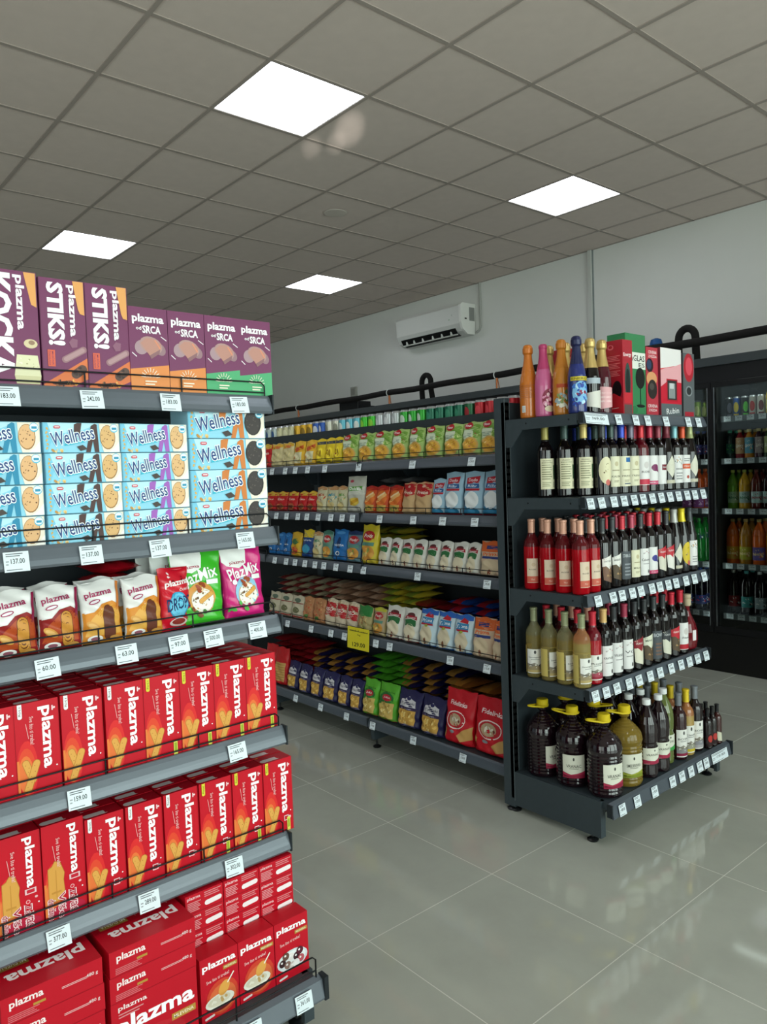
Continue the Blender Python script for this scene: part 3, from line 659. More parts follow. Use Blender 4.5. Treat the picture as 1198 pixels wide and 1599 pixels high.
def stiks(A, w, h):
    A.poly([(0, h*.0), (0, h*.04), (w, h*.3), (w, 0)], PUR); A.poly([(w*.0, 0), (w*.0, h*.035), (w, h*.295), (w, h*.1), (w*.5, 0)], 'd9723f')
    A.cap(w*.3, h*.045, w*.6, h*.06, w*.05, '4a2a26'); A.blobs(w*.45, h*.05, w*.25, h*.03, 12, w*.03, ['6a4038', '33201e', '8a5a3a'], 5); A.blobs(w*.65, h*.06, w*.14, h*.03, 8, w*.03, ['e7b85a', 'd99a45'], 3)
    A.cap(w*.72, h*.14, w*.88, h*.19, w*.1, '5a4038'); A.blobs(w*.8, h*.17, w*.13, h*.04, 9, w*.035, ['3a2622', '7a5648'], 6)
    A.cap(w*.5, h*.27, w*.92, h*.37, w*.075, '9a7078'); A.cap(w*.52, h*.275, w*.9, h*.365, w*.05, 'b08a8e'); A.poly([(w*.6, h*.43), (w*.66, h*.38), (w*.78, h*.39), (w*.8, h*.46), (w*.68, h*.47)], '8d5a72')
    A.text('STIKS!', w*.34, h*.68, h*.55, w*.32, 'ffffff', -PI/2, off=.08); A.text('plazma', w*.7, h*.72, h*.46, w*.2, 'ffffff', -PI/2, off=.05)
    A.poly([(w*.74, h*.995), (w*.98, h*.995), (w*.98, h*.69), (w*.88, h*.7), (w*.84, h*.74)], 'e3a05c'); A.rect(w*.12, h*.2, w*.28, h*.35, 'd85f45'); A.text('MLEČNA', w*.235, h*.275, h*.12, w*.05, PUR, -PI/2); A.text('ČOKOLADA', w*.165, h*.275, h*.13, w*.05, PUR, -PI/2)
    A.rect(0, 0, .0008, h, '55203e')
def kocka(A, w, h):
    A.text('KOCKA', w*.28, h*.53, h*.86, w*.42, 'f6f8f6', -PI/2, off=.08); A.text('plazma', w*.66, h*.73, h*.46, w*.2, 'ffffff', -PI/2, off=.05)
    A.poly([(w*.76, h*.995), (w*.98, h*.995), (w*.98, h*.7), (w*.88, h*.72)], 'e3a05c'); A.ell(w*.83, h*.38, w*.13, h*.04, 'd9c7a0'); A.ell(w*.85, h*.39, w*.06, h*.02, '9a7a62')
    A.poly([(w*.5, h*.1), (w*.56, h*.28), (w*.95, h*.28), (w, h*.1)], 'e2dcb6'); A.poly([(w*.5, h*.1), (w, h*.1), (w*.97, h*.03), (w*.53, h*.03)], 'cfc79c'); A.blobs(w*.75, h*.2, w*.2, h*.06, 14, .0016, ['b8ae80', 'f4f0d6'], 2)
KB = carton('chocolate_carton', .112, .256, .045, PUR, kocka); SB = carton('chocolate_carton', .101, .25, .045, PUR, stiks)
SO = carton('chocolate_carton', .0995, .208, .05, PUR, srca('e08a4a')); SG = carton('chocolate_carton', .0995, .208, .05, PUR, srca('4fa873'))
for P, y, lb in ((KB, .484, 'purple carton with huge white block letters, leftmost on the top shelf'), (SB, .5945, 'tall purple snack-stick carton, left of the two alike'), (SB, .6965, 'tall purple snack-stick carton, right of the two alike'),
                 (SO, .797, 'short purple carton with orange base, beside the tall cartons'), (SO, .898, 'short purple carton with orange base, next to the green ones'), (SG, .999, 'short purple carton with green base, second from the right end'), (SG, 1.0985, 'short purple carton with green base, at the right end')):
    spawn(P, (FX-.024, y, 1.745), R(90), lb, 'chocolate carton', 'purple cartons on the top shelf')
    for k in (1, 2, 3): spawn(P, (FX-.024-.052*k, y+random.uniform(-.0006, .0006), 1.745), R(90), 'purple carton %s behind the %s front carton from the left, top shelf' % (['directly', 'two', 'three'][k-1], ORD[[.484, .5945, .6965, .797, .898, .999, 1.0985].index(y)]), 'chocolate carton', 'purple cartons on the top shelf')
# pouches on the third shelf
def snack(c1, c2, stick, corner):
    def f(A, w, h):
        A.poly([(0, 0), (w, 0), (w, h*.58), (w*.8, h*.66), (w*.5, h*.62), (w*.3, h*.5), (0, h*.48)], c1); A.poly([(w*.05, h*.12), (w*.95, h*.12), (w*.97, h*.5), (w*.8, h*.6), (w*.5, h*.55), (w*.2, h*.38)], c2)
        A.rect(w*.0, 0, w*.05, h*.5, c1); A.poly([(w*.92, h*.55), (w, h*.5), (w, h*.99), (w*.93, h*.99)], corner)
        A.cap(w*.68, h*.12, w*.66, h*.50, w*.15, '6a3a1c'); A.cap(w*.68, h*.12, w*.66, h*.50, w*.135, stick); A.ell(w*.25, h*.28, w*.2, h*.06, 'd79a48', -.5); A.ell(w*.25, h*.27, w*.15, h*.04, 'e3b066', -.5)
        A.ell(w*.3, h*.07, w*.2, h*.055, 'f2eeea'); A.ell(w*.3, h*.07, w*.12, h*.03, '9a5a6a'); A.ell(w*.8, h*.06, w*.13, h*.035, 'dca052')
        A.text('plazma', w*.44, h*.79, w*.7, h*.125, 'a01a54', .12, off=.03); A.ell(w*.32, h*.665, w*.16, h*.035, 'a01a54', .2); A.ell(w*.32, h*.665, w*.13, h*.02, 'f1e6ec', .2)
    return f
PB = pouch('snack_pouch', .098, .148, .045, 'e9e6e4', snack('8f2020', 'b24a22', 'cf8f3c', '8a1040'), seed=1, bottom_pinch=True); PO = pouch('snack_pouch', .1, .148, .045, 'e9e6e4', snack('d98a2e', 'e3a84c', '6a3a2c', 'c8742e'), seed=2, bottom_pinch=True)
def drops(A, w, h):
    A.text('plazma', w*.55, h*.76, w*.85, h*.12, 'f8eeee', .08, off=.05); A.text('ČOKO', w*.75, h*.66, w*.35, h*.05, 'f8eeee', .08); A.ell(w*.52, h*.4, w*.36, h*.22, '2f9ac4'); A.ell(w*.52, h*.4, w*.32, h*.2, '6cc0de')
    A.text('DROPS', w*.54, h*.43, w*.86, h*.2, '1d2c5c', .09, off=.03); A.ell(w*.5, h*.13, w*.3, h*.07, 'e2c9c4'); A.ell(w*.5, h*.14, w*.24, h*.05, '8a3028'); A.blobs(w*.5, h*.85, w*.4, h*.1, 8, w*.04, ['7a0c18', 'f0d0d0'], 2)
PD = pouch('snack_pouch', .088, .158, .04, 'cc1028', drops, seed=3, bottom_pinch=True)
def mix(base, leafc):
    def f(A, w, h):
        A.poly([(0, h*.99), (w*.58, h*.99), (w*.62, h*.88), (w*.58, h*.72), (w*.38, h*.66), (w*.1, h*.7), (0, h*.76)], 'f1efec'); A.text('plazma', w*.36, h*.735, w*.38, h*.055, 'a8204a', .05, off=.03)
        A.text('PlazMix', w*.5, h*.62, w*.8, h*.15, 'fbf6f6', .2, off=.03); A.ell(w*.52, h*.34, w*.3, h*.2, 'dd9a4a' if leafc else '8fc0dc'); A.ell(w*.54, h*.3, w*.255, h*.165, 'c9a26a'); A.ell(w*.54, h*.3, w*.235, h*.15, 'f3efe4')
        A.blobs(w*.54, h*.3, w*.2, h*.12, 26, .0032, ['6a4a34', 'c9a070', '8a6a44'], 7); A.biscuit(w*.5, h*.29, w*.72, h*.38, w*.045); A.ell(w*.22, h*.48, w*.06, h*.035, 'f4f4f4'); A.rect(w*.66, h*.5, w*.9, h*.56, 'f0f0ee')
        A.blobs(w*.3, h*.14, w*.28, h*.08, 7, .008, ['7a4020', '3f7a2c'] if leafc else ['4fae4a', 'b01860'], 3); A.blobs(w*.5, h*.47, w*.1, h*.05, 5, .009, ['a0492a', 'e8c9a0'], 8)
    return f
PG = pouch('muesli_pouch', .145, .205, .05, '3fb52c', mix('g', True), seed=4, rough=.22, bottom_pinch=False); PK = pouch('muesli_pouch', .13, .205, .05, 'd01f78', mix('p', False), seed=5, rough=.22)
z3 = 1.1405
for P, x, y, rz, rx, lb in ((PB, FX-.03, .46, 88, -6, 'white and brown snack pouch cut by the left picture edge'), (PB, FX-.03, .557, 84, -8, 'white and brown snack pouch, second from the left'), (PB, FX-.11, .56, 92, -3, 'white and brown snack pouch peeking behind the second one'), (PB, FX-.105, .46, 92, -3, 'brown and white snack pouch behind the leftmost pouch'),
                         (PO, FX-.03, .655, 86, -8, 'white and orange snack pouch, left of the two alike'), (PO, FX-.03, .76, 90, -6, 'white and orange snack pouch, right of the two alike'), (PO, FX-.105, .665, 90, 2, 'orange snack pouch behind the left orange pouch'), (PO, FX-.105, .762, 90, 2, 'orange snack pouch behind the right orange pouch'),
                         (PD, FX-.032, .848, 95, -4, 'small red pouch with a light blue circle beside the green pouch')):
    spawn(P, (x, y, z3+.001), R(rz), lb, 'snack pouch', 'snack pouches on the third shelf', rx=R(rx))
spawn(PG, (FX-.04, .918, z3+.004), R(84), 'bright green muesli pouch showing a bowl', 'muesli pouch', rx=R(-7)); spawn(PK, (FX-.04, 1.052, z3+.004), R(88), 'bright pink muesli pouch at the right end', 'muesli pouch', rx=R(-5))
PW = pouch('muesli_pouch', .13, .2, .045, 'd9dcd8', lambda A, w, h: A.text('plazma', w*.5, h*.8, w*.4, h*.06, 'a8204a'), seed=6)
spawn(PW, (FX-.1, .875, z3+.001), R(90), 'white-topped muesli pouch behind the green one', 'muesli pouch'); spawn(PW, (FX-.155, .86, z3+.001), R(90), 'white-topped muesli pouch farthest behind the green one', 'muesli pouch')
FR = flat_pouch('snack_pouch', .12, .16, .034, 'b80f22', None, 2)
for k in range(5): spawn(FR, (FX-.21-.012*(k % 2), .745+.012*((k*3) % 3), z3+.004+.036*k), R(90+5*((k*7) % 3-1)), 'red pouch lying flat behind the upright pouches, %s of the heap' % ['bottom', 'second', 'middle', 'fourth', 'top'][k], 'snack pouch', 'red pouches lying in a heap on the third shelf')
FBr = flat_pouch('snack_pouch', .11, .15, .034, '8a5a30', '6b2a20', 5)
for k in range(3): spawn(FBr, (FX-.2, .5, z3+.004+.036*k), R(90), 'brown pouch lying behind the leftmost pouches, %s of three' % ['bottom', 'middle', 'top'][k], 'snack pouch', 'brown pouches lying on the third shelf')
# big red cartons on the base
def mlev_front(A, w, h, big=True):
    A.ell(w*.45, h*.2, w*.4, h*.25, 'c0202c'); A.text('plazma', w*.5, h*.62, w*.9, h*.28, 'ffffff', .0, off=.05); A.rect(w*.68, h*.36, w*.97, h*.46, 'b98a3c'); A.text('MLEVENA', w*.825, h*.41, w*.24, h*.05, 'f4ead0')
    A.text('plazma', w*.24, h*.9, w*.32, h*.09, 'f4dede', off=.03); A.lines(w*.08, h*.76, w*.36, h*.84, 2, 'd98a8e'); A.ell(w*.6, h*.1, w*.22, h*.12, 'efe8e0'); A.ell(w*.6, h*.12, w*.14, h*.07, 'c9b090')
def mlev_side(A, w, h):
    A.text('plazma', w*.24, h*.66, w*.32, h*.34, 'f7e4e4', off=.04); A.rect(w*.3, h*.33, w*.42, h*.42, 'b98a3c'); A.lines(w*.06, h*.06, w*.36, h*.32, 4, 'd4747c'); A.lines(w*.58, h*.45, w*.84, h*.55, 2, 'e9b9bc', 0); A.text('480 g', w*.89, h*.52, w*.12, h*.16, 'f0d4d6')
    A.rect(0, 0, w, h*.02, DRED)
def mlev_top(A, w, d): A.text('plazma', w*.52, d*.42, w*.78, d*.3, 'f7ecec', PI, off=.05); A.rect(w*.08, d*.62, w*.4, d*.8, 'a8803c'); A.text('MLEVENA', w*.24, d*.71, w*.28, d*.1, 'f4ead0', PI); A.text('Sve što ti treba!', w*.7, d*.72, w*.4, d*.1, 'd98a8e', PI)
FLAT = carton('ground_biscuit_carton', .211, .0605, .16, 'be0c22', mlev_side, mlev_top); BIG = carton('ground_biscuit_carton', .211, .165, .16, 'be0c22', mlev_front); THICK = carton('ground_biscuit_carton', .211, .1045, .16, 'be0c22', mlev_side, mlev_top)
zb = .1725
spawn(BIG, (-1.783, .6855, zb), R(90), 'large upright red carton with big white lettering under two flat ones', 'carton', 'large red cartons on the rack base')
for k in range(2): spawn(FLAT, (-1.783, .686+.002*k, zb+.1655+k*.0612), R(90), 'large flat red carton, %s on the big upright carton' % ['lower', 'upper'][k], 'carton', 'large red cartons on the rack base')
spawn(THICK, (-1.783, .461, zb), R(90), 'thick flat red carton at the bottom of the stack cut by the left edge', 'carton', 'large red cartons on the rack base')
for k in range(3): spawn(FLAT, (-1.783, .461+.002*(k % 2), zb+.105+k*.0612), R(90), 'large flat red carton, %s of the stack cut by the left edge' % ['second', 'third', 'topmost'][k], 'carton', 'large red cartons on the rack base')
def small_front(v):
    def f(A, w, h):
        A.text('plazma', w*.5, h*.84, w*.86, h*.13, 'ffffff', .0, off=.05); A.rect(w*.6, h*.7, w*.97, h*.76, 'b98a3c'); A.text('MLEVENA', w*.785, h*.73, w*.3, h*.03, 'f4ead0'); A.text('Sve što ti treba!', w*.45, h*.62, w*.6, h*.05, 'f0c4c4', .06)
        if v == 0:
            A.ell(w*.55, h*.3, w*.42, h*.28, 'd0402c'); A.ell(w*.55, h*.28, w*.36, h*.22, 'd8683c'); A.ell(w*.48, h*.2, w*.36, h*.11, '6a1420'); A.ell(w*.48, h*.25, w*.38, h*.11, 'ece6da'); A.ell(w*.46, h*.26, w*.3, h*.08, 'dcd2bc'); A.ell(w*.6, h*.42, w*.13, h*.12, 'e0a04c', -.6); A.cap(w*.7, h*.48, w*.86, h*.6, .0018, 'f0e6da'); A.blobs(w*.46, h*.27, w*.2, h*.05, 8, .005, ['efe8d8', 'c9a46a'], 3)
        else:
            A.ell(w*.5, h*.3, w*.46, h*.17, 'd8dce0'); A.ell(w*.5, h*.31, w*.4, h*.13, 'eef0f2')
            for i, (x, y, c) in enumerate([(.2, .3, '3a2024'), (.35, .24, '8a6a60'), (.5, .2, 'cfc0bc'), (.45, .36, 'ece4e2'), (.62, .33, '3a1c24'), (.75, .26, 'c05a64'), (.3, .4, '6a4a40'), (.6, .22, 'f0eaea'), (.72, .4, '5a2030')]): A.ell(w*x, h*y, w*.1, h*.065, c); A.ell(w*(x-.02), h*(y+.015), w*.03, h*.018, 'f4eeee')
        A.cap(w*.1, h*.055, w*.3, h*.07, h*.018, 'ead8d8')
    return f
S0 = carton('ground_biscuit_carton', .106, .163, .058, 'c00d23', small_front(0), None); S1 = carton('ground_biscuit_carton', .106, .163, .058, 'c00d23', small_front(1), None)
for P, y, lb in ((S0, .858, 'small red carton with a milk bowl, left of the two alike'), (S0, .966, 'small red carton with a milk bowl, right of the two alike'), (S1, 1.0745, 'small red carton picturing chocolate balls, at the right corner')):
    spawn(P, (-1.743, y, zb), R(90), lb, 'carton', 'small red cartons on the rack base')
def slim(A, w, h):
    A.text('plazma', w*.22, h*.8, w*.34, h*.2, 'f0c8cc', off=.03); A.lines(w*.05, h*.1, w*.4, h*.62, 6, 'e0a0a6'); A.lines(w*.5, h*.6, w*.95, h*.92, 3, 'd98a90'); A.cap(w*.56, h*.3, w*.9, h*.34, h*.13, 'f4e6e8'); A.rect(0, 0, w, h*.03, '9a0d1e')
SL = carton('ground_biscuit_carton', .1055, .0495, .16, 'c00d23', slim, None)
for i, y in enumerate((.858, .966, 1.0735)):
    for k in range(6): spawn(SL, (-1.858, y, zb+k*.0499), R(90+random.uniform(-.15, .15)), 'slim flat red carton, %s of the %s stack behind the small upright cartons' % (['bottom', 'second', 'third', 'fourth', 'fifth', 'topmost'][k], ['left', 'middle', 'right'][i]), 'carton', 'slim red cartons stacked behind')

# ================================================================== bottles (wine rack)
def side_label(kind):
    def paper(A, w, h, base='ece6d0'): A.rect(0, 0, w, h, base)
    def cream_back(A, w, h):
        paper(A, w, h, 'dfd9b8'); A.lines(w*.08, h*.3, w*.72, h*.9, 8, '8a8a6a'); A.rect(w*.78, h*.32, w*.95, h*.78, '3a5a3a'); A.text('VRANAC', w*.38, h*.93, w*.5, h*.035, '4a4a3a'); A.lines(w*.75, h*.06, w*.93, h*.24, 5, '55554a', 0); A.lines(w*.1, h*.08, w*.6, h*.24, 3, '9a9a78')
    def cream(txt, blue=False):
        def f(A, w, h):
            paper(A, w, h, 'e2ddc0'); A.text(txt, w*.5, h*.34, w*.7, h*.06, '5a5644'); A.lines(w*.2, h*.5, w*.8, h*.58, 1, 'a8a080')
            if blue: A.rect(w*.42, h*.8, w*.95, h*.95, '2a6aa8'); A.rect(w*.3, h*.07, w*.9, h*.1, '2a4a6a')
            else: A.ell(w*.5, h*.75, w*.14, h*.08, 'c4b894')
            A.lines(w*.3, h*.14, w*.7, h*.22, 2, '9a9478')
        return f
    def white(txt, c, mode):
        def f(A, w, h):
            paper(A, w, h, 'e6e4e2')
            if mode == 'base': A.rect(0, h*.02, w, h*.2, c); A.ell(w*.5, h*.68, w*.2, h*.12, 'cfc9c6'); A.text(txt, w*.5, h*.45, w*.7, h*.07, '4a4648')
            if mode == 'block': A.rect(w*.35, h*.48, w*.98, h*.68, c); A.text(txt, w*.65, h*.58, w*.5, h*.06, 'e8e0e0'); A.rect(w*.8, h*.08, w*.92, h*.2, '2a2a3a')
            if mode == 'band': A.rect(0, h*.5, w, h*.68, c); A.text(txt, w*.5, h*.59, w*.6, h*.06, 'f4e8e0'); A.ell(w*.5, h*.2, w*.12, w*.12, 'b04a3a'); A.lines(w*.2, h*.75, w*.8, h*.9, 2, '8a8a8a')
            if mode == 'grape': A.ell(w*.5, h*.58, w*.3, h*.12, c); A.poly([(w*.4, h*.5), (w*.9, h*.4), (w*.6, h*.7)], c); A.rect(0, 0, w, h*.13, 'c83a6a'); A.text(txt, w*.5, h*.065, w*.8, h*.05, 'f0d8e0')
            if mode == 'pattern': A.blobs(w*.5, h*.8, w*.42, h*.13, 24, .003, ['2a4a34', '7a8a7a', 'c89a5a'], 4); A.text(txt, w*.5, h*.5, w*.6, h*.05, '4a4a4a'); A.lines(w*.2, h*.1, w*.8, h*.4, 3, '9a9a9a')
            if mode == 'vertical': A.text(txt, w*.5, h*.58, w*.8, h*.09, '3a3638'); A.blobs(w*.5, h*.85, w*.3, h*.07, 8, .003, ['c88a8a', 'b8b0b0'], 4); A.ell(w*.7, h*.14, w*.09, h*.07, '3a3436'); A.lines(w*.2, h*.4, w*.8, h*.46, 1, '8a8686')
        return f
    def vista(sky_, g1, txt='Sauvignon'):
        def f(A, w, h):
            if sky_ == 'b8a26a': A.rect(-w*.95, 0, -w*.1, h*1.12, 'c9b566')
            paper(A, w, h, 'e6e4de'); A.ell(w*.5, h*.88, w*.07, h*.07, '4a4a4a'); A.text(txt, w*.5, h*.66, w*.8, h*.07, '3a3a3a', off=.01); A.lines(w*.25, h*.55, w*.75, h*.6, 1, '8a8a8a')
            A.poly([(0, h*.22), (0, h*.42), (w*.2, h*.36), (w*.45, h*.44), (w*.7, h*.34), (w, h*.42), (w, h*.22)], '8a8478'); A.poly([(0, h*.12), (0, h*.34), (w*.3, h*.26), (w*.5, h*.32), (w, h*.24), (w, h*.12)], g1); A.rect(0, h*.04, w, h*.14, sky_); A.blobs(w*.5, h*.3, w*.4, h*.06, 9, .003, ['f0ece0', '5a554a'], 9)
        return f
    def notch(top, bot, txt, tc):
        def f(A, w, h):
            A.poly([(0, h*.85), (w*.9, h), (w*.95, h*.5), (w, h*.1), (w*.8, 0), (w*.1, h*.12)], bot); A.poly([(0, h*.85), (w*.9, h), (w*.93, h*.55), (w*.6, h*.48), (w*.3, h*.6), (w*.02, h*.58)], top); A.text(txt, w*.45, h*.76, w*.6, h*.07, tc, .06)
            A.blobs(w*.6, h*.3, w*.25, h*.18, 8, .005, ['a8865a', '5a4636'] if bot in ('7a5a48', '5a4a38') else [bot], 3)
        return f
    def dark(txt, c2='8a8e94'):
        def f(A, w, h): paper(A, w, h, '4e5358'); A.text(txt, w*.5, h*.85, w*.85, h*.12, 'd0d4d8'); A.lines(w*.2, h*.1, w*.8, h*.6, 4, c2)
        return f
    def diamond(A, w, h): A.poly([(w*.5, h), (w, h*.55), (w*.5, h*.2), (0, h*.55)], 'd9d6c4'); A.lines(w*.4, h*.45, w*.6, h*.7, 3, '9a967e'); A.rect(w*.1, 0, w*.9, h*.12, 'c8c2ac')
    def rnd(c):
        def f(A, w, h): A.ell(w*.5, h*.55, w*.5, h*.44, c); A.blobs(w*.5, h*.6, w*.25, h*.2, 8, .003, ['6a5a3a', 'b8a878'], 5); A.ell(w*.6, h*.16, w*.16, h*.1, 'c8645a')
        return f
    def rose(A, w, h): paper(A, w, h, 'd9c4ac'); A.rect(0, h*.02, w, h*.27, 'c8604c'); A.text('ROSE', w*.5, h*.55, w*.6, h*.05, '4a3a34'); A.ell(w*.6, h*.75, w*.18, h*.08, 'cbb294'); A.text('75cl', w*.5, h*.14, w*.3, h*.06, 'e8c8b4')
    return dict(cream_back=cream_back, cream=cream, white=white, vista=vista, notch=notch, dark=dark, diamond=diamond, rnd=rnd, rose=rose)[kind]
SLb = side_label
BLK = '0d0708'
def wine(cap, lab, z0=.03, z1=.155, wid=.062, glass=BLK, prof=BORD, **k): return bottle('wine_bottle', prof, glass, cap=cap, label=(z0, z1, wid, lab), **k)
CAPW = {'9a8f4a': 'gold', '2f4540': 'dark green', 'c9b26a': 'pale gold', '33373a': 'dark grey', '2a48b8': 'blue', '6d6878': 'grey-purple', 'c8202c': 'bright red', 'b01c3c': 'crimson', '8a3040': 'maroon', '7a2c3a': 'dark maroon', '7fb4bc': 'light blue', 'cc4a20': 'orange', 'a9b07a': 'pale green',
        'd29c84': 'peach', '2b2d30': 'black', 'c02434': 'red', 'a83a50': 'dusty red', 'b8b8b2': 'white', 'e0c81e': 'yellow', '8b8f6c': 'olive', 'c41f34': 'bright red', 'd8b070': 'cream', '9c2f48': 'wine red', '767a80': 'silver', '777c82': 'silver grey', 'e3c32a': 'yellow'}
def row(lst, z, shelfname, capz=None):
    n = len(lst)
    for i, (P, x, y, rz, cap, dsc) in enumerate(lst):
        spawn(P, (x, y, z), R(rz), '%s-topped bottle with %s, %s from left, %s' % (cap, dsc, ORD[i], shelfname), 'wine bottle', 'wine bottles, ' + shelfname)
        yield i, P, x, y, cap
# second shelf (z 1.402)
cb, cr = SLb('cream_back'), SLb('cream')
w2 = [('9a8f4a', cb, 'a cream back label'), ('2f4540', cb, 'a narrow cream label'), ('c9b26a', cb, 'a cream text label'), ('33373a', SLb('rnd')('e0d8b4'), 'a round hanging card'), ('2f4540', cr('KALEM'), 'a cream front label'), ('2a48b8', cr('PRINC', True), 'a cream label with blue square'),
      ('6d6878', cr('TRENA'), 'a plain cream label'), ('c8202c', SLb('white')('ROSE', 'c8344c', 'base'), 'a white label with red base'), ('b01c3c', SLb('white')('MERLOT', '7a2a5a', 'grape'), 'a white label with purple shape'), ('8a3040', SLb('white')('VRANAC', '7a2430', 'block'), 'a white label with maroon block'),
      ('7a2c3a', SLb('diamond'), 'a diamond label'), ('7fb4bc', SLb('white')('RIESLING', '4a4a4a', 'pattern'), 'a tall white patterned label'), ('cc4a20', SLb('white')('PINOT', 'd8582a', 'band'), 'a white label with orange band'), ('a9b07a', SLb('diamond'), 'a diamond label on a sloping shoulder')]
xs2 = [(-2.035, 2.645), (-1.965, 2.685), (-1.905, 2.737), (-1.851, 2.79), (-1.86, 2.868), (-1.857, 2.944), (-1.857, 3.018), (-1.852, 3.092), (-1.852, 3.165), (-1.852, 3.238), (-1.852, 3.311), (-1.852, 3.384), (-1.852, 3.457), (-1.852, 3.529)]
SN = {2: 'second shelf', 3: 'third shelf', 4: 'fourth shelf', 1: 'rack base'}
L2 = [(wine(c, f, .035, .165, .066 if f is not cb else .075, glass=('5a0c18' if i == 7 else BLK), prof=(HOCK if i in (10, 13) else BORD)), x, y, 62 if i < 4 else 74, CAPW[c], d) for i, ((c, f, d), (x, y)) in enumerate(zip(w2, xs2))]
for i, P, x, y, cap in row(L2, 1.4025, SN[2]):
    for k in range(1, 4 if i > 3 else 1):
        xx = x-.078*k
        if xx > -2.15: spawn(P, (xx, y+random.uniform(-.0006, .0006), 1.4025), R(75), 'wine bottle, %s top, %s row, behind the %s front bottle, second shelf' % (cap, ORD[k], ORD[i]), 'wine bottle', 'wine bottles, second shelf')
# third shelf (z 1.005)
ro = SLb('rose'); RS = [wine('d29c84', ro, .03, .135, .05, glass='6a1a20', liquid='c00c1c', fill=.145, rough=.05, trans=.35)]
w3 = [(-2.1, 2.62, 40), (-2.015, 2.62, 52), (-1.933, 2.618, 46), (-1.851, 2.62, 72), (-1.851, 2.697, 74)]
L3 = [(RS[0], x, y, r, 'peach', 'red wine and a cream and salmon label') for x, y, r in w3]
d3 = [('2b2d30', SLb('notch')('e6e2dc', '7a5a48', 'KRATOSIJA', '4a4040'), 'a notched white and brown label'), ('2b2d30', SLb('notch')('e6e2dc', '5a4a38', 'MAKEDONSKO', '3a3a3a'), 'a notched white and gold label'), ('c02434', SLb('dark')('STARA LOZA'), 'a grey label'), ('a83a50', cr('MERLOT'), 'a cream label'),
      ('2b2d30', SLb('white')('Cabernet', '8a5a7a', 'vertical'), 'a pale lilac label'), ('c02434', SLb('white')('Žilavka', '3a3a8a', 'grape'), 'a white label with blue smear'), ('c02434', SLb('notch')('c02c38', 'd9d4c4', 'VRANAC', 'f0e0e0'), 'a red and white notched label'), ('2b2d30', SLb('notch')('c02c38', 'e8e4dc', 'VRANAC', 'f0e0e0'), 'a red-topped white notched label'),
      ('b8b8b2', SLb('diamond'), 'a white slanted label'), ('e0c81e', SLb('rnd')('d8bc30'), 'a round yellow label'), ('33373a', SLb('white')('', '5a8a6a', 'pattern'), 'a small green and white label')]
ys3 = [2.775, 2.85, 2.925, 3.0, 3.073, 3.146, 3.22, 3.293, 3.366, 3.438, 3.51]
L3 += [(wine(c, f, .03, .15, .058, prof=(HOCK if i > 7 else BORD)), -1.851, y, 78, CAPW[c], d) for i, ((c, f, d), y) in enumerate(zip(d3, ys3))]
for i, P, x, y, cap in row(L3, 1.006, SN[3]):
    if i < 3: spawn(P, (x-.0, y+.078, 1.006), R(60), 'rosé bottle with peach top behind the front bottle %s from the left, third shelf' % ORD[i], 'wine bottle', 'wine bottles, third shelf')
    for k in range(1, 4 if i > 4 else 1):
        spawn(P, (x-.078*k, y+random.uniform(-.0006, .0006), 1.006), R(75), 'wine bottle, %s top, %s row, behind the %s front bottle, third shelf' % (cap, ORD[k], ORD[i]), 'wine bottle', 'wine bottles, third shelf')
# fourth shelf (z .62)
vs_ = SLb('vista')
def whitew(rot=0): return wine('8b8f6c', vs_('b8a26a', '9a8a6a'), .02, .125, .075, glass='c9c59a', liquid='d8c478', fill=.16, rough=.04, trans=.8)
WW = whitew(); WO = bottle('wine_bottle', BORD, 'e0a070', liquid='d8c478', trans=.7, fill=.14, cap='8b8f6c', label=(.02, .125, .075, vs_('b8a26a', '9a8a6a')), rough=.05)
L4 = [(WW, -2.1, 2.62, 42, 'olive', 'white wine, landscape label facing out'), (WW, -2.018, 2.618, 95, 'olive', 'white wine, label turned right'), (WW, -1.934, 2.616, 98, 'olive', 'white wine, label half hidden'), (WO, -1.851, 2.616, 82, 'olive', 'amber wine, at the front corner'),
      (wine('c41f34', vs_('9a2a3c', 'a84a5a', 'Rose'), .02, .125, .07, glass='6a0c1c', liquid='a00c1c', fill=.15), -1.851, 2.693, 68, 'bright red', 'rosé wine, landscape label')]
d4 = [('d8b070', SLb('white')('KRATOSIJA', '', 'vertical'), 'a tall white label'), ('2b2d30', SLb('white')('VRANAC', '', 'vertical'), 'a tall white lettered label'), ('9c2f48', SLb('white')('VC', '', 'vertical'), 'a tall pinkish white label'), ('2b2d30', SLb('notch')('8e2430', 'e2dcc8', 'VRANAC', 'e8d8d0'), 'a notched dark red label'),
      ('2b2d30', SLb('notch')('dcdcc8', '5a4a38', 'MAK', '3a4a3a'), 'a notched green and brown label'), ('33373a', SLb('dark')('BOVIN', '7a5a4a'), 'a dark label with red line'), ('2b2d30', SLb('notch')('3a3c40', 'd9d6c4', 'VRANAC', 'd0d0d0'), 'a black and cream notched label'), ('c41f34', SLb('notch')('c02c38', '5a4a38', 'VRANAC', 'f0dcd8'), 'a red and brown notched label'),
      ('c41f34', SLb('white')('Žilavka', 'b82030', 'base'), 'a white label with red foot')]
ys4 = [2.772, 2.848, 2.93, 3.01, 3.09, 3.17, 3.25, 3.33, 3.41]
L4 += [(wine(c, f, .022, .15, .064), -1.851, y, 76, CAPW[c], d) for i, ((c, f, d), y) in enumerate(zip(d4, ys4))]
RD4 = wine('c41f34', vs_('9a2a3c', 'a84a5a', 'Rose'), .02, .125, .07, glass='3a0810', liquid='5a0a14', fill=.15); PE4 = wine('d29c84', ro, glass='2a0a0c')
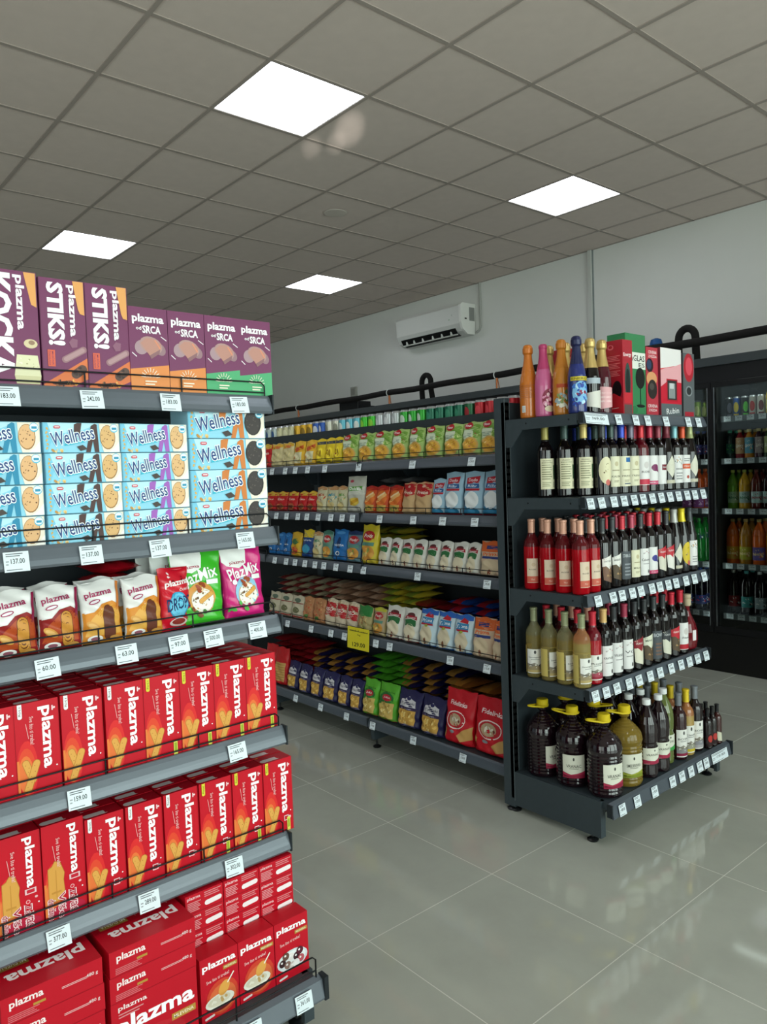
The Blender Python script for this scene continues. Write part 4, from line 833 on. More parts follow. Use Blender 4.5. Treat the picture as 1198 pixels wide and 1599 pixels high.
for i, P, x, y, cap in row(L4, .621, SN[4]):
    if i < 3: spawn(RD4, (x+.008, y+.078, .621), R(60), 'red-topped bottle behind the %s white wine bottle, fourth shelf' % ORD[i], 'wine bottle', 'wine bottles, fourth shelf'); spawn(PE4, (x+.005, y+.158, .621), R(60), 'peach-topped bottle two behind the %s white wine bottle, fourth shelf' % ORD[i], 'wine bottle', 'wine bottles, fourth shelf')
    for k in range(1, 4 if i > 5 else 1):
        spawn(P, (x-.078*k, y+random.uniform(-.0006, .0006), .621), R(75), 'wine bottle, %s top, %s row, behind the %s front bottle, fourth shelf' % (cap, ORD[k], ORD[i]), 'wine bottle', 'wine bottles, fourth shelf')
# squat round flask at the right end of the fourth shelf
FL = Proto('liqueur_flask'); mb = MB(); mb.lathe([(.03, 0), (.05, .01), (.058, .05), (.057, .09), (.045, .13), (.025, .165), (.016, .19), (.0145, .22)], mat('6a0a18', .06, coat=.3), 20, sx=1, sy=.7); FL.part('body', mb); mb = MB(); mb.lathe([(.016, .215), (.0185, .22), (.0185, .25), (.016, .252), (.02, .256), (.02, .272), (.004, .274)], mat('c9b89a', .7), 16); FL.part('stopper', mb); mb = MB(); mb.box(-.012, -.0408, .05, .012, -.04, .1, ink('e8dfe0')); FL.part('label', mb)
spawn(FL, (-1.86, 3.495, .621), R(80), 'dark red flask with a cork stopper at the right end of the fourth shelf', 'flask')
# base: five-litre jugs
def jug(liq, lab2, glass):
    P = Proto('wine_jug'); mb = MB(); trn = .55 if liq == '6f5a22' else 0; pr = [(.05, 0), (.066, .004), (.07, .012)]
    for i in range(11): z = .02+i*.0145; pr += [(.0715, z), (.0682, z+.0072)]
    pr += [(.0715, .182), (.0735, .19), (.0725, .2), (.069, .215)]
    for i in range(6): z = .222+i*.010; r = .066-.0066*i-.0012*i*i*.6; pr += [(r, z), (r-.0028, z+.005)]
    pr += [(.022, .288), (.0205, .30)]
    G = mat('a88c3a' if trn else liq, .08, coat=.4, trans=trn); mb.lathe(pr, G, 32); P.part('body', mb)
    mb = MB(); ym = mat('d2b81c', .4); mb.lathe([(.021, .297), (.0265, .299), (.0265, .306), (.0255, .307), (.0255, .328), (.0225, .332), (.004, .333)], ym, 24); c = P.part('cap', mb)
    mb = MB(); pts = []
    for i in range(20):
        a = 2*PI*i/20; ca = math.cos(a); pts.append((ca*.047-.02 if ca > 0 else ca*.062-.02, .026*math.sin(a)*(1 if ca > -.2 else .72), .303+(.012 if ca < -.3 else .0)*(-ca)))
    mb.tube(pts, .0042, ym, 8, True); P.part('handle', mb)
    rl = .0742; mb = MB(); A = Art(mb, lambda u, v, k: ((rl+k)*math.sin((u-.0475)/rl), -(rl+k)*math.cos((u-.0475)/rl), .045+v), True, .00016); w, h = .095, .098
    A.rect(0, 0, w, h, 'd9d8c8'); A.poly([(0, 0), (w, 0), (w, h*.3), (w*.7, h*.22), (w*.3, h*.14), (0, h*.26)], lab2[0]); A.poly([(0, 0), (w, 0), (w, h*.17), (w*.6, h*.15), (w*.2, h*.06), (0, h*.14)], lab2[1]); A.text(lab2[2], w*.5, h*.52, w*.66, h*.13, '3a3c34', off=.01); A.ell(w*.5, h*.82, w*.04, h*.07, '4a4a44'); A.lines(w*.3, h*.38, w*.7, h*.44, 1, '8a8a7a'); P.part('label', mb); return P
JR = jug('1a0b12', ('a82c4a', '8c1c3a', 'VRANAC'), 0); JW = jug('6f5a22', ('9aa03a', '7f8a2a', 'SMEDEREVKA'), 0)
zB = .181
for P, x, y, rz, lb in ((JR, -2.095, 2.658, 82, 'five-litre dark wine jug with yellow cap, next to the rack upright'), (JR, -1.94, 2.66, 38, 'five-litre dark wine jug with its label facing out'), (JR, -1.785, 2.662, 66, 'five-litre dark wine jug at the front left corner'), (JW, -1.788, 2.817, 62, 'five-litre pale yellow wine jug beside the corner jug'),
                        (JR, -2.09, 2.812, 200, 'five-litre dark wine jug in the second row, near the upright'), (JR, -1.935, 2.815, 190, 'five-litre dark wine jug behind the one facing out'), (JR, -2.08, 2.965, 190, 'five-litre dark wine jug farthest back in shadow')):
    spawn(P, (x, y, zB), R(rz), lb, 'wine jug', 'five-litre wine jugs on the rack base')
PET = [(.03, 0), (.043, .006), (.045, .02), (.043, .06), (.045, .065), (.045, .135), (.042, .14), (.042, .15), (.045, .158), (.046, .2), (.043, .235), (.034, .265), (.022, .29), (.0145, .305), (.0145, .318)]
def pet(liq, l2, txt, sc=1.0):
    def f(A, w, h): A.rect(0, 0, w, h, 'dcdccc'); A.poly([(0, 0), (w, 0), (w, h*.34), (w*.6, h*.2), (0, h*.28)], l2); A.text(txt, w*.5, h*.58, w*.7, h*.14, '4a4a40', off=.01); A.ell(w*.6, h*.84, w*.04, h*.06, '4a4a44')
    P = bottle('wine_plastic_bottle', PET, liq, cap=None, label=(.045*sc+.02, .135, .085, f), rough=.08, sc=sc); mb = MB(); mb.lathe([(.0165, .312), (.018, .313), (.018, .334), (.0165, .336), (.003, .3365)], mat('e4e6e6', .4), 18); P.part('cap', mb); return P
PV = pet('190a10', 'a02c48', 'VRANAC'); PGn = pet('5f6a34', '3f9a4a', 'SMEDEREVKA')
lp = 'plastic wine bottles with white caps on the rack base'
spawn(PV, (-1.758, 2.942, zB), R(62), 'plastic wine bottle with white cap, left of the two front ones', 'plastic bottle', lp); spawn(PV, (-1.758, 3.038, zB), R(64), 'plastic wine bottle with white cap, right of the two front ones', 'plastic bottle', lp); spawn(PGn, (-1.79, 3.134, zB), R(60), 'greenish plastic wine bottle with white cap and green label foot', 'plastic bottle', lp)
n = 0
for r_, xx in enumerate((-1.855, -1.952, -2.06)):
    for q, y in enumerate((2.96+.0*r_, 3.056) if r_ < 2 else (3.07,)):
        spawn(PV, (xx, y, zB), R(70), 'dark plastic wine bottle in the %s row back, %s one' % (['second', 'third', 'fourth'][r_], ['left', 'right'][q]), 'plastic bottle', lp)
bos = SLb('vista')
B3 = [(wine('767a80', bos('8a2040', '8a8a8a', 'BOSKI'), .015, .14, .068, glass='2a0a12'), -1.765, 3.222, 'grey', 'a white landscape label with wine red foot'), (wine('e3c32a', bos('c8b02a', '9a9a8a', 'Klassik'), .015, .14, .066, glass='9a6238', liquid='a88a4a', fill=.1), -1.768, 3.296, 'yellow', 'a label with yellow foot'), (wine('777c82', bos('a8a4a8', '8a8a90', 'BOSKI'), .015, .145, .068, glass='170a0e'), -1.765, 3.37, 'silver', 'a white and grey landscape label')]
for i, (P, x, y, c, d) in enumerate(B3): spawn(P, (x, y, zB), R(68), '%s-capped bottle with %s, rack base' % (c, d), 'wine bottle', 'wine bottles on the rack base')
for k in (1, 2, 3):
    for i, (P, x, y, c, d) in enumerate(B3): spawn(P, (x-.08*k, y+.006, zB), R(70), 'wine bottle with %s cap, %s row from the front on the rack base' % (c, ORD[k]), 'wine bottle', 'wine bottles on the rack base')
MINI = lambda f, g: bottle('small_wine_bottle', BORD, g, cap='161618', label=(.02, .075/.62*.9, .05, f), sc=.62)
M1, M2 = MINI(lambda A, w, h: (A.rect(0, 0, w, h, '2a1416'), A.ell(w*.5, h*.65, w*.4, h*.3, 'b83a34')), '14080a'), MINI(lambda A, w, h: (A.poly([(0, h*.9), (w*.8, h*.75), (w*.9, 0), (w*.1, h*.1)], 'd2cfb8'),), '3a1210')
n = 0
for j, x in enumerate((-1.735, -1.79, -1.845, -1.9)):
    for i, y in enumerate((3.432, 3.479, 3.526)):
        P = M2 if i == 2 else M1
        spawn(P, (x, y, zB), R(66), 'small wine bottle with black cap, %s of three, %s row' % (['left', 'middle', 'right'][i], ['front', 'second', 'third', 'rear'][j]), 'small bottle', 'small wine bottles at the right end of the rack base')
# top shelf: sparkling wines and gift boxes
z1 = 1.7425
def sleeve(kind):
    def f(A, w, h):
        if kind == 'orange': A.rect(w*.30, h*.04, w*.48, h*.26, 'dfe4e4'); A.lines(w*.32, h*.06, w*.46, h*.24, 6, '4a5050', 0); A.lines(w*.1, h*.5, w*.9, h*.95, 7, 'b8662a')
        if kind == 'pink': A.ell(w*.55, h*.4, w*.3, h*.34, '8a2a44'); A.blobs(w*.55, h*.42, w*.26, h*.28, 22, .007, ['d88aa8', 'e8c0c8', '5a1830'], 3); A.ell(w*.6, h*.1, w*.25, h*.1, 'e2d4b8')
        if kind == 'orange2': A.rect(w*.1, h*.72, w*.6, h*.84, 'b8451c'); A.blobs(w*.5, h*.36, w*.42, h*.3, 30, .009, ['e8e4d0', '8a9a5a', 'd8a84a', '9ab0b4', '5a7a4a'], 6)
        if kind == 'blue': A.rect(w*.05, h*.86, w*.95, h*.985, 'c8b426'); A.text('ENERGY', w*.5, h*.92, w*.8, h*.07, '4a4214', off=.02); A.ell(w*.5, h*.48, w*.38, h*.36, '7ab4dc'); A.blobs(w*.5, h*.42, w*.44, h*.38, 34, .008, ['1c3f9a', 'b8dcf0', '3a70c4', '8a2a4a', '2a2a7a'], 8)
    return f
def spark(body, cap, f, z0=.02, z1=.15, wid=.1, knob=True, lowcap=.2, sc=1.0): return bottle('sparkling_wine_bottle', CHAM, body, cap=cap, capz=lowcap, label=(z0, z1, wid, f), knob=knob, capmetal=.5 if cap in ('c9ac6a', 'c4a868') else .1, rough=.22 if body not in (BLK, '4a1420') else .07, n=24, sc=sc)
T = [(spark('c8701e', 'c8701e', sleeve('orange')), -2.095, 2.62, 20, 'orange sleeved sparkling wine bottle, leftmost on the top shelf'), (spark('c8608f', 'b83a6c', sleeve('pink'), knob=False), -2.018, 2.625, 62, 'pink sleeved sparkling wine bottle'), (spark('c47a22', 'c4781f', sleeve('orange2')), -1.937, 2.64, 62, 'orange sparkling wine bottle with a patchwork picture sleeve'),
     (spark('1c2a6e', '141c48', sleeve('blue')), -1.853, 2.627, 62, 'blue sleeved sparkling wine bottle with yellow lettering')]
def champ(A, w, h): A.poly([(w*.1, h*.5), (w*.95, h*.62), (w*.95, 0), (w*.1, h*.1)], 'd9d6cc'); A.rect(w*.05, h*.8, w*.95, h*.98, 'aab4bc')
def champr(A, w, h): A.poly([(w*.05, h*.75), (w*.95, h*.7), (w*.95, h*.1), (w*.05, 0)], 'e0a8ac'); A.lines(w*.2, h*.2, w*.8, h*.6, 3, 'f0d0d0')
T += [(spark(BLK, 'c9ac6a', champ, lowcap=.19), -1.853, 2.722, 62, 'black sparkling wine bottle with gold foil and white label'), (spark('4a1420', 'c9ac6a', champr, lowcap=.2), -1.853, 2.806, 62, 'rosé sparkling wine bottle with gold foil and pink label')]
GB = spark(BLK, 'c9ac6a', champ, lowcap=.17)
for P, x, y, rz, lb in T: spawn(P, (x, y, z1), R(rz), lb, 'sparkling wine', 'sparkling wine bottles on the top shelf')
for x, y, lb in ((-2.06, 2.72, 'gold-foil bottle behind the pink bottle'), (-1.975, 2.722, 'gold-foil bottle behind the patchwork orange bottle'), (-1.95, 2.81, 'gold-foil bottle just left behind the blue bottle'), (-2.04, 2.81, 'gold-foil bottle two rows behind the blue bottle')):
    spawn(GB, (x, y, z1), R(60), lb, 'sparkling wine', 'sparkling wine bottles on the top shelf')
# gift boxes: front towards +X after turning
def gift(name, w, h, d, base, front, side, extra=None):
    mb = MB(); mb.box(-w/2, -d/2, 0, w/2, d/2, h, mat(base, .3))
    front(Art(mb, lambda u, v, k: (u-w/2, -d/2-k, v)), w, h)
    side(Art(mb, lambda u, v, k: (-w/2-k, d/2-u, v)), d, h)
    if extra: extra(mb)
    return Proto(name, mb)
def redside(A, w, h):
    A.ell(w*.5, h*.91, w*.13, h*.035, 'd8606a'); A.ell(w*.5, h*.915, w*.08, h*.02, 'a81824')
    for y0 in (.72, .62, .52): A.lines(w*.12, h*y0, w*.9, h*(y0+.08), 4, 'd86a70')
    A.ell(w*.35, h*.32, w*.22, h*.1, '180a10'); A.ell(w*.75, h*.34, w*.2, h*.12, '180a10'); A.poly([(w*.0, 0), (w, 0), (w, h*.22), (w*.6, h*.3), (w*.3, h*.22), (0, h*.3)], 'c4202c'); A.cap(w*.1, h*.08, w*.8, h*.1, .001, 'e8c0c0')
def redfront(A, w, h): A.text('Energy', w*.5, h*.8, w*.8, h*.06, 'f4e4e4', .05, off=.03); A.ell(w*.5, h*.45, w*.3, h*.25, '2a4a44'); A.ell(w*.5, h*.42, w*.22, h*.2, '14201e'); A.rect(w*.1, 0, w*.9, h*.14, '5a4a48'); A.rect(w*.1, h*.16, w*.9, h*.3, 'c42834')
def greenfront(A, w, h): A.rect(w*.0, h*.58, w, h*.78, 'e4e6dc'); A.text('DAGLAS', w*.5, h*.71, w*.9, h*.07, '2a2c2a', off=.03); A.text('ES', w*.8, h*.63, w*.3, h*.05, '2a2c2a'); A.ell(w*.72, h*.47, w*.24, h*.13, '0c120e'); A.cap(w*.72, h*.4, w*.72, h*.14, .003, '0c120e'); A.ell(w*.72, h*.13, w*.22, h*.02, '0c120e'); A.ell(w*.4, h*.08, w*.2, h*.06, '3a8a5a'); A.ell(w*.4, h*.08, w*.17, h*.05, '2c7448')
def greenside(A, w, h): pass
def hatop(mb): pass
def red2front(A, w, h):
    A.text('CRVENA', w*.55, h*.93, w*.7, h*.045, 'f4dcdc', off=.02); A.text('ZVEZDA', w*.55, h*.87, w*.7, h*.035, 'f4dcdc'); A.ell(w*.3, h*.74, w*.3, h*.1, '2a1420'); A.ell(w*.25, h*.75, w*.2, h*.07, '2c3c5c'); A.ell(w*.45, h*.55, w*.45, h*.1, 'd89a6a')
    A.ell(w*.5, h*.4, w*.4, h*.14, '2a2422'); A.ell(w*.45, h*.44, w*.2, h*.05, '4a4440'); A.text('CRVENA', w*.5, h*.16, w*.8, h*.045, 'f0dcdc', off=.02); A.text('ZVEZDA', w*.5, h*.1, w*.7, h*.035, 'f0dcdc', off=.02)
def rubin(A, w, h):
    A.poly([(0, h*.7), (w, h*.78), (w, h), (0, h)], 'e9e4e2'); A.poly([(0, h*.5), (w, h*.5), (w, h*.8), (w*.6, h*.74), (w*.3, h*.72), (0, h*.68)], 'e6a6ac'); A.rect(0, h*.2, w, h*.52, 'c81c34'); A.poly([(0, h*.44), (w*.3, h*.52), (w, h*.52), (w, h*.6), (0, h*.6)], 'e6a6ac')
    A.rect(w*.27, h*.24, w*.8, h*.56, 'b4182c'); A.rect(w*.31, h*.26, w*.76, h*.54, '2e3030'); A.rect(w*.38, h*.28, w*.68, h*.5, '8a9090'); A.rect(w*.42, h*.42, w*.62, h*.5, 'c8cccc'); A.rect(0, 0, w, h*.2, '5c6468'); A.text('Rubin', w*.55, h*.1, w*.6, h*.08, 'e4e4e4', .08)
def rubside(A, w, h): A.rect(0, 0, w, h, '8a3040')
def rub2(A, w, h): A.rect(0, 0, w, h, '5a5f62'); A.ell(w*.5, h*.78, w*.46, h*.22, 'b02030'); A.ell(w*.52, h*.8, w*.3, h*.14, 'd84858'); A.ell(w*.5, h*.42, w*.3, h*.08, '8a9094'); A.ell(w*.5, h*.42, w*.22, h*.06, '2c3032'); A.rect(w*.1, h*.02, w*.9, h*.1, 'a82434')
GBX = [(gift('gift_box', .075, .32, .115, 'a8182a', redfront, redside), -1.87, 2.936, 90, 'tall red gift box with dark glass shapes beside the bottles'),
       (gift('gift_box', .16, .362, .09, '2f7d4c', greenfront, greenside), -1.895, 3.062, 90, 'tall green gift box with a white name band and handle'),
       (gift('gift_box', .1, .315, .09, 'b83040', red2front, lambda A, w, h: A.rect(0, 0, w, h, 'a82434')), -1.895, 3.198, 90, 'red and pink gift box between the green and the white one'),
       (gift('gift_box', .185, .32, .09, 'd8343f', rubin, rubside), -1.887, 3.35, 90, 'white, pink and grey gift box with a small window'), (gift('gift_box', .105, .31, .09, '5a5f62', rub2, lambda A, w, h: A.rect(0, 0, w, h, '4a4f52')), -1.885, 3.51, 90, 'grey and red gift box at the right end of the top shelf'),
       (gift('gift_box', .09, .32, .09, 'a01826', lambda A, w, h: A.lines(w*.1, h*.5, w*.9, h*.9, 6, 'd86a70'), redside), -2.12, 2.93, 90, 'red gift box behind the gold-foil bottles')]
for P, x, y, rz, lb in GBX: spawn(P, (x, y, z1), R(rz), lb, 'gift box', 'gift boxes on the top shelf')

# ================================================================== groceries (long row, fronts towards -Y)
YF_ = 2.6+.02
def pasta_badge(A, w, h, body='d8a23a'):
    A.rect(0, h*.0, w, h, '9db86a'); A.ell(w*.7, h*.72, w*.4, h*.22, '6f9a3a'); A.blobs(w*.75, h*.6, w*.22, h*.14, 9, w*.05, ['b82a3a', '8fb04a', 'c9d68a'], 4); A.rect(0, h*.5, w*.62, h*.78, 'c9d3b8'); A.lines(w*.06, h*.55, w*.6, h*.68, 3, '5a7a6a')
    A.ell(w*.5, h*.3, w*.46, h*.26, 'c9a05a'); A.ell(w*.5, h*.3, w*.4, h*.21, body); A.blobs(w*.5, h*.3, w*.34, h*.18, 26, w*.035, ['e8bc4e', 'b8862a', 'f0d07a', 'c07a3a'], 9); A.rect(0, 0, w, h*.07, 'b89a90')
    A.ell(w*.3, h*.9, w*.24, h*.1, 'a8141e'); A.text('Fino', w*.3, h*.9, w*.3, h*.07, 'f4e4e4', off=.04)
def yellow_soup(A, w, h): A.rect(0, 0, w, h, 'd8a92a'); A.poly([(w*.1, h*.7), (w*.9, h*.85), (w, h*.7), (w*.3, h*.55)], 'c4521e'); A.rect(w*.12, h*.1, w*.88, h*.55, 'd6cfa8'); A.blobs(w*.5, h*.3, w*.3, h*.18, 12, w*.05, ['e0c060', 'c8702a', '9aa04a'], 2); A.text('Supa', w*.5, h*.74, w*.6, h*.13, 'c02a1a', .1, off=.03)
def yellow_bag(A, w, h): A.rect(0, 0, w, h, 'd9bc22'); A.rect(0, h*.78, w, h*.9, '3a3f4a'); A.ell(w*.55, h*.42, w*.28, h*.24, 'f0d83a'); A.ell(w*.6, h*.42, w*.14, h*.14, 'a8821a'); A.rect(0, 0, w, h*.14, '7a6a1a'); A.text('C', w*.3, h*.45, w*.2, h*.2, '8a2a1a', off=.05)
def clear_noodle(A, w, h): A.rect(0, 0, w, h, 'cdbf8e'); A.blobs(w*.5, h*.4, w*.42, h*.32, 30, w*.06, ['e0cf96', 'b8a468', 'dccb8a'], 3); A.poly([(0, h*.75), (w, h*.85), (w, h*.98), (0, h*.98)], 'd9a92a'); A.rect(w*.2, h*.78, w*.8, h*.9, 'c8642a')
def sauce(A, w, h): A.rect(0, 0, w, h, 'b81a1e'); A.rect(0, h*.8, w, h, 'd8b43a'); A.ell(w*.5, h*.62, w*.4, h*.13, 'c8141a'); A.text('Coco', w*.5, h*.62, w*.6, h*.12, 'f4e4d4', off=.04); A.ell(w*.5, h*.22, w*.35, h*.18, 'b8653a'); A.ell(w*.5, h*.22, w*.25, h*.11, '7a3a22')
def pudding(A, w, h): A.rect(0, 0, w, h, 'b9b8ac'); A.rect(0, h*.5, w, h*.72, 'cfcfc2'); A.poly([(w*.12, h*.6), (w*.9, h*.62), (w*.92, h*.74), (w*.1, h*.72)], '5fa03a'); A.text('Dolcela', w*.5, h*.67, w*.7, h*.08, 'f4f4f0', off=.04); A.ell(w*.5, h*.3, w*.3, h*.12, 'd8b84a'); A.cap(w*.3, h*.25, w*.7, h*.36, w*.06, 'c8941e'); A.ell(w*.25, h*.88, w*.12, h*.04, 'b84a5a')
def mixbag(c1, c2):
    def f(A, w, h): A.rect(0, 0, w, h, 'c9c2a0'); A.rect(0, h*.86, w, h, 'b8885a'); A.blobs(w*.5, h*.55, w*.42, h*.22, 16, w*.08, [c1, 'e0d8b8', c2], 5); A.ell(w*.5, h*.25, w*.34, h*.14, 'c8b47a'); A.text('Mix', w*.5, h*.68, w*.6, h*.12, c1, .1, off=.03)
    return f
def orangesnack(A, w, h): A.rect(0, 0, w, h, 'c84a1a'); A.rect(0, h*.85, w, h, 'a81e14'); A.ell(w*.5, h*.55, w*.46, h*.28, 'd8702a'); A.cap(w*.2, h*.45, w*.8, h*.68, w*.09, 'e8b06a'); A.cap(w*.2, h*.58, w*.75, h*.76, w*.05, 'f0d0a0'); A.rect(w*.08, h*.06, w*.92, h*.3, 'c9a052'); A.ell(w*.5, h*.17, w*.3, h*.08, '7a8a3a')
def breadc(A, w, h): A.rect(0, 0, w, h, 'c9a578'); A.poly([(0, h), (0, h*.62), (w*.5, h*.52), (w, h*.62), (w, h)], 'b41a20'); A.text('Prezle', w*.5, h*.68, w*.7, h*.1, 'f0dccc', off=.04); A.ell(w*.5, h*.87, w*.1, h*.04, 'e0b0a0')
def bluerice(A, w, h):
    A.rect(0, 0, w, h, '9fc0d4'); A.poly([(w*.15, h*.86), (w*.85, h*.9), (w*.85, h*.74), (w*.15, h*.72)], 'b8202e'); A.text('Dodo', w*.5, h*.81, w*.5, h*.07, 'f0e0e4', off=.03); A.rect(w*.15, h*.62, w*.85, h*.72, '2a5a96'); A.text('Riža', w*.5, h*.67, w*.5, h*.06, 'd8e8f4', off=.03); A.rect(w*.1, h*.56, w*.88, h*.61, 'b8202e')
    A.ell(w*.5, h*.34, w*.4, h*.21, 'e8ecee'); A.ell(w*.5, h*.08, w*.46, h*.09, '2c7ea8'); A.ell(w*.15, h*.14, w*.14, h*.06, '2c7ea8'); A.rect(w*.0, h*.0, w, h*.035, 'a81c30')
def ricewhite(A, w, h):
    A.rect(0, 0, w, h, 'd6d4cc'); A.ell(w*.5, h*.8, w*.26, h*.08, '5a2a2a'); A.poly([(w*.1, h*.68), (w*.5, h*.72), (w*.92, h*.67), (w*.88, h*.78), (w*.5, h*.8), (w*.14, h*.78)], 'a01c2c'); A.text('Scotti', w*.5, h*.735, w*.6, h*.05, 'f0e0dc', off=.03)
    A.poly([(w*.14, h*.48), (w*.5, h*.52), (w*.86, h*.48), (w*.86, h*.66), (w*.5, h*.7), (w*.14, h*.66)], '2a6a3a'); A.ell(w*.5, h*.3, w*.38, h*.27, 'ddd0b4'); A.ell(w*.5, h*.14, w*.07, h*.09, '7a3a2a'); A.rect(0, 0, w, h*.04, '8a3030')
def riceblue(A, w, h):
    A.rect(0, 0, w, h, 'c4d8e2'); A.rect(0, h*.86, w, h, '2a62b8'); A.poly([(w*.3, h*.8), (w*.5, h*.92), (w*.78, h*.86), (w*.8, h*.78)], 'c01e2c'); A.rect(w*.15, h*.62, w*.85, h*.78, '3a86b8'); A.text('Prima', w*.5, h*.7, w*.6, h*.09, 'eef4f8', .05, off=.03); A.rect(w*.15, h*.57, w*.85, h*.62, 'b02034'); A.ell(w*.5, h*.3, w*.38, h*.27, 'd8caae'); A.ell(w*.5, h*.56, w*.1, h*.035, '9aa83a'); A.ell(w*.5, h*.14, w*.07, h*.09, '7a4a30'); A.rect(0, 0, w, h*.04, '2a62b8')
def riceorange(A, w, h):
    A.rect(0, 0, w, h, 'd4b89c'); A.rect(0, h*.7, w, h, 'd8642a'); A.rect(w*.25, h*.78, w*.75, h*.88, '2a3a7a'); A.text('Prima', w*.5, h*.64, w*.7, h*.09, 'e86a2a', .05, off=.05); A.rect(w*.1, h*.5, w*.9, h*.57, '2a3a7a'); A.ell(w*.5, h*.27, w*.38, h*.24, 'd8c4a4'); A.ell(w*.5, h*.12, w*.07, h*.08, '8a4a30')
def fiesta(c, cap):
    def f(A, w, h): A.rect(0, 0, w, h, c); A.ell(w*.5, h*.72, w*.4, h*.13, 'b01a24'); A.text('Podr', w*.5, h*.72, w*.6, h*.09, 'f0e0dc', off=.03); A.ell(w*.5, h*.28, w*.44, h*.2, 'c98a3a'); A.blobs(w*.5, h*.28, w*.36, h*.16, 10, w*.09, ['d8a04a', 'c05a2a', '7a9a4a', 'e0c070'], 4); A.rect(0, h*.88, w, h, cap); A.rect(w*.1, h*.46, w*.9, h*.55, '5a8a7a')
    return f
def bluebag(A, w, h): A.rect(0, 0, w, h, '1f66a8'); A.ell(w*.5, h*.9, w*.3, h*.05, '4a90cc'); A.poly([(w*.35, h*.4), (w*.65, h*.4), (w*.6, h*.72), (w*.5, h*.78), (w*.4, h*.72)], '14305c'); A.text('VEGETA', w*.5, h*.5, w*.7, h*.06, 'e4eaf2', off=.03); A.ell(w*.5, h*.24, w*.16, h*.07, 'd8dce0'); A.ell(w*.5, h*.24, w*.1, h*.045, '2a4a7a')
def ybag(A, w, h): A.rect(0, 0, w, h, 'cfa428'); A.ell(w*.5, h*.62, w*.34, h*.13, '3a6a3a'); A.ell(w*.5, h*.25, w*.38, h*.16, 'b8402a'); A.blobs(w*.5, h*.28, w*.3, h*.12, 8, w*.1, ['e0c050', 'c85a2a', '6a8a3a'], 3)
def bluey(A, w, h): A.rect(0, 0, w, h, '1c3f7c'); A.rect(0, h*.72, w, h, 'd8bc28'); A.text('Podravka', w*.5, h*.62, w*.8, h*.07, 'e8ecf4', off=.02); A.ell(w*.5, h*.3, w*.36, h*.18, '3a94b8')
def redrice(A, w, h): A.rect(0, 0, w, h, 'c8b8a0'); A.poly([(0, h*.4), (w, h*.34), (w, h*.86), (0, h*.9)], 'b01c22'); A.text('RISO', w*.45, h*.62, w*.75, h*.12, 'f2e8e0', .03, off=.05); A.lines(w*.1, h*.46, w*.8, h*.54, 2, 'e0b0a8'); A.blobs(w*.5, h*.94, w*.45, h*.05, 8, w*.09, ['d9c8a8', 'b09a78'], 2)
def peanut(A, w, h): A.rect(0, 0, w, h, 'b07a52'); A.blobs(w*.5, h*.5, w*.46, h*.4, 40, w*.05, ['c8905e', '96603c', 'd8a878', 'c04a34'], 6); A.ell(w*.5, h*.2, w*.2, h*.08, '4a7a3a')
def beanw(A, w, h): A.rect(0, 0, w, h, 'c2b8a0'); A.ell(w*.5, h*.8, w*.3, h*.1, '5a6a5a'); A.rect(0, h*.66, w, h*.7, '8a2a2a'); A.ell(w*.5, h*.38, w*.3, h*.14, '6a6a4a'); A.rect(0, h*.05, w, h*.12, '9a3a34')
def greenmix(A, w, h): A.rect(0, 0, w, h, 'a89a6a'); A.rect(0, h*.62, w, h, '2f7a3a'); A.blobs(w*.5, h*.35, w*.42, h*.28, 26, w*.07, ['c8b078', '7a8a4a', '9a6a40'], 7)
def noodle_navy(A, w, h):
    A.rect(0, 0, w, h, '221f4c'); A.poly([(w*.14, h*.56), (w*.86, h*.56), (w*.82, h*.74), (w*.62, h*.78), (w*.5, h*.84), (w*.38, h*.78), (w*.18, h*.74)], 'd6d2d6'); A.text('Fidelinki', w*.5, h*.66, w*.58, h*.07, '2a2a4a', .03, off=.02); A.ell(w*.5, h*.78, w*.09, h*.045, '2a2a5a')
    A.rect(w*.12, h*.08, w*.88, h*.48, 'c89a48'); A.blobs(w*.5, h*.28, w*.34, h*.19, 34, w*.045, ['e0b860', 'a8782e', 'e8cc80'], 8); A.rect(w*.05, h*.49, w*.95, h*.535, '3a2a4a'); A.text('REZANCI', w*.5, h*.512, w*.5, h*.025, 'd8cce0'); A.rect(w*.12, h*.03, w*.88, h*.1, '8a86a0')
def noodle_green(A, w, h):
    A.rect(0, 0, w, h, '58a82e'); A.ell(w*.5, h*.62, w*.4, h*.15, '2a6a34'); A.ell(w*.52, h*.63, w*.27, h*.09, 'b82434'); A.text('JUKA', w*.52, h*.63, w*.36, h*.06, 'f0dcdc', off=.03); A.text('DOMAĆA', w*.5, h*.79, w*.8, h*.05, '1c4a1c', off=.02)
    A.rect(w*.08, h*.08, w*.92, h*.5, 'c8aa5c'); A.blobs(w*.5, h*.3, w*.38, h*.19, 36, w*.04, ['e0c478', 'a8883e', 'eadb9a'], 5); A.ell(w*.12, h*.5, w*.16, h*.07, '2c7a34'); A.rect(0, 0, w, h*.07, '8a2430')
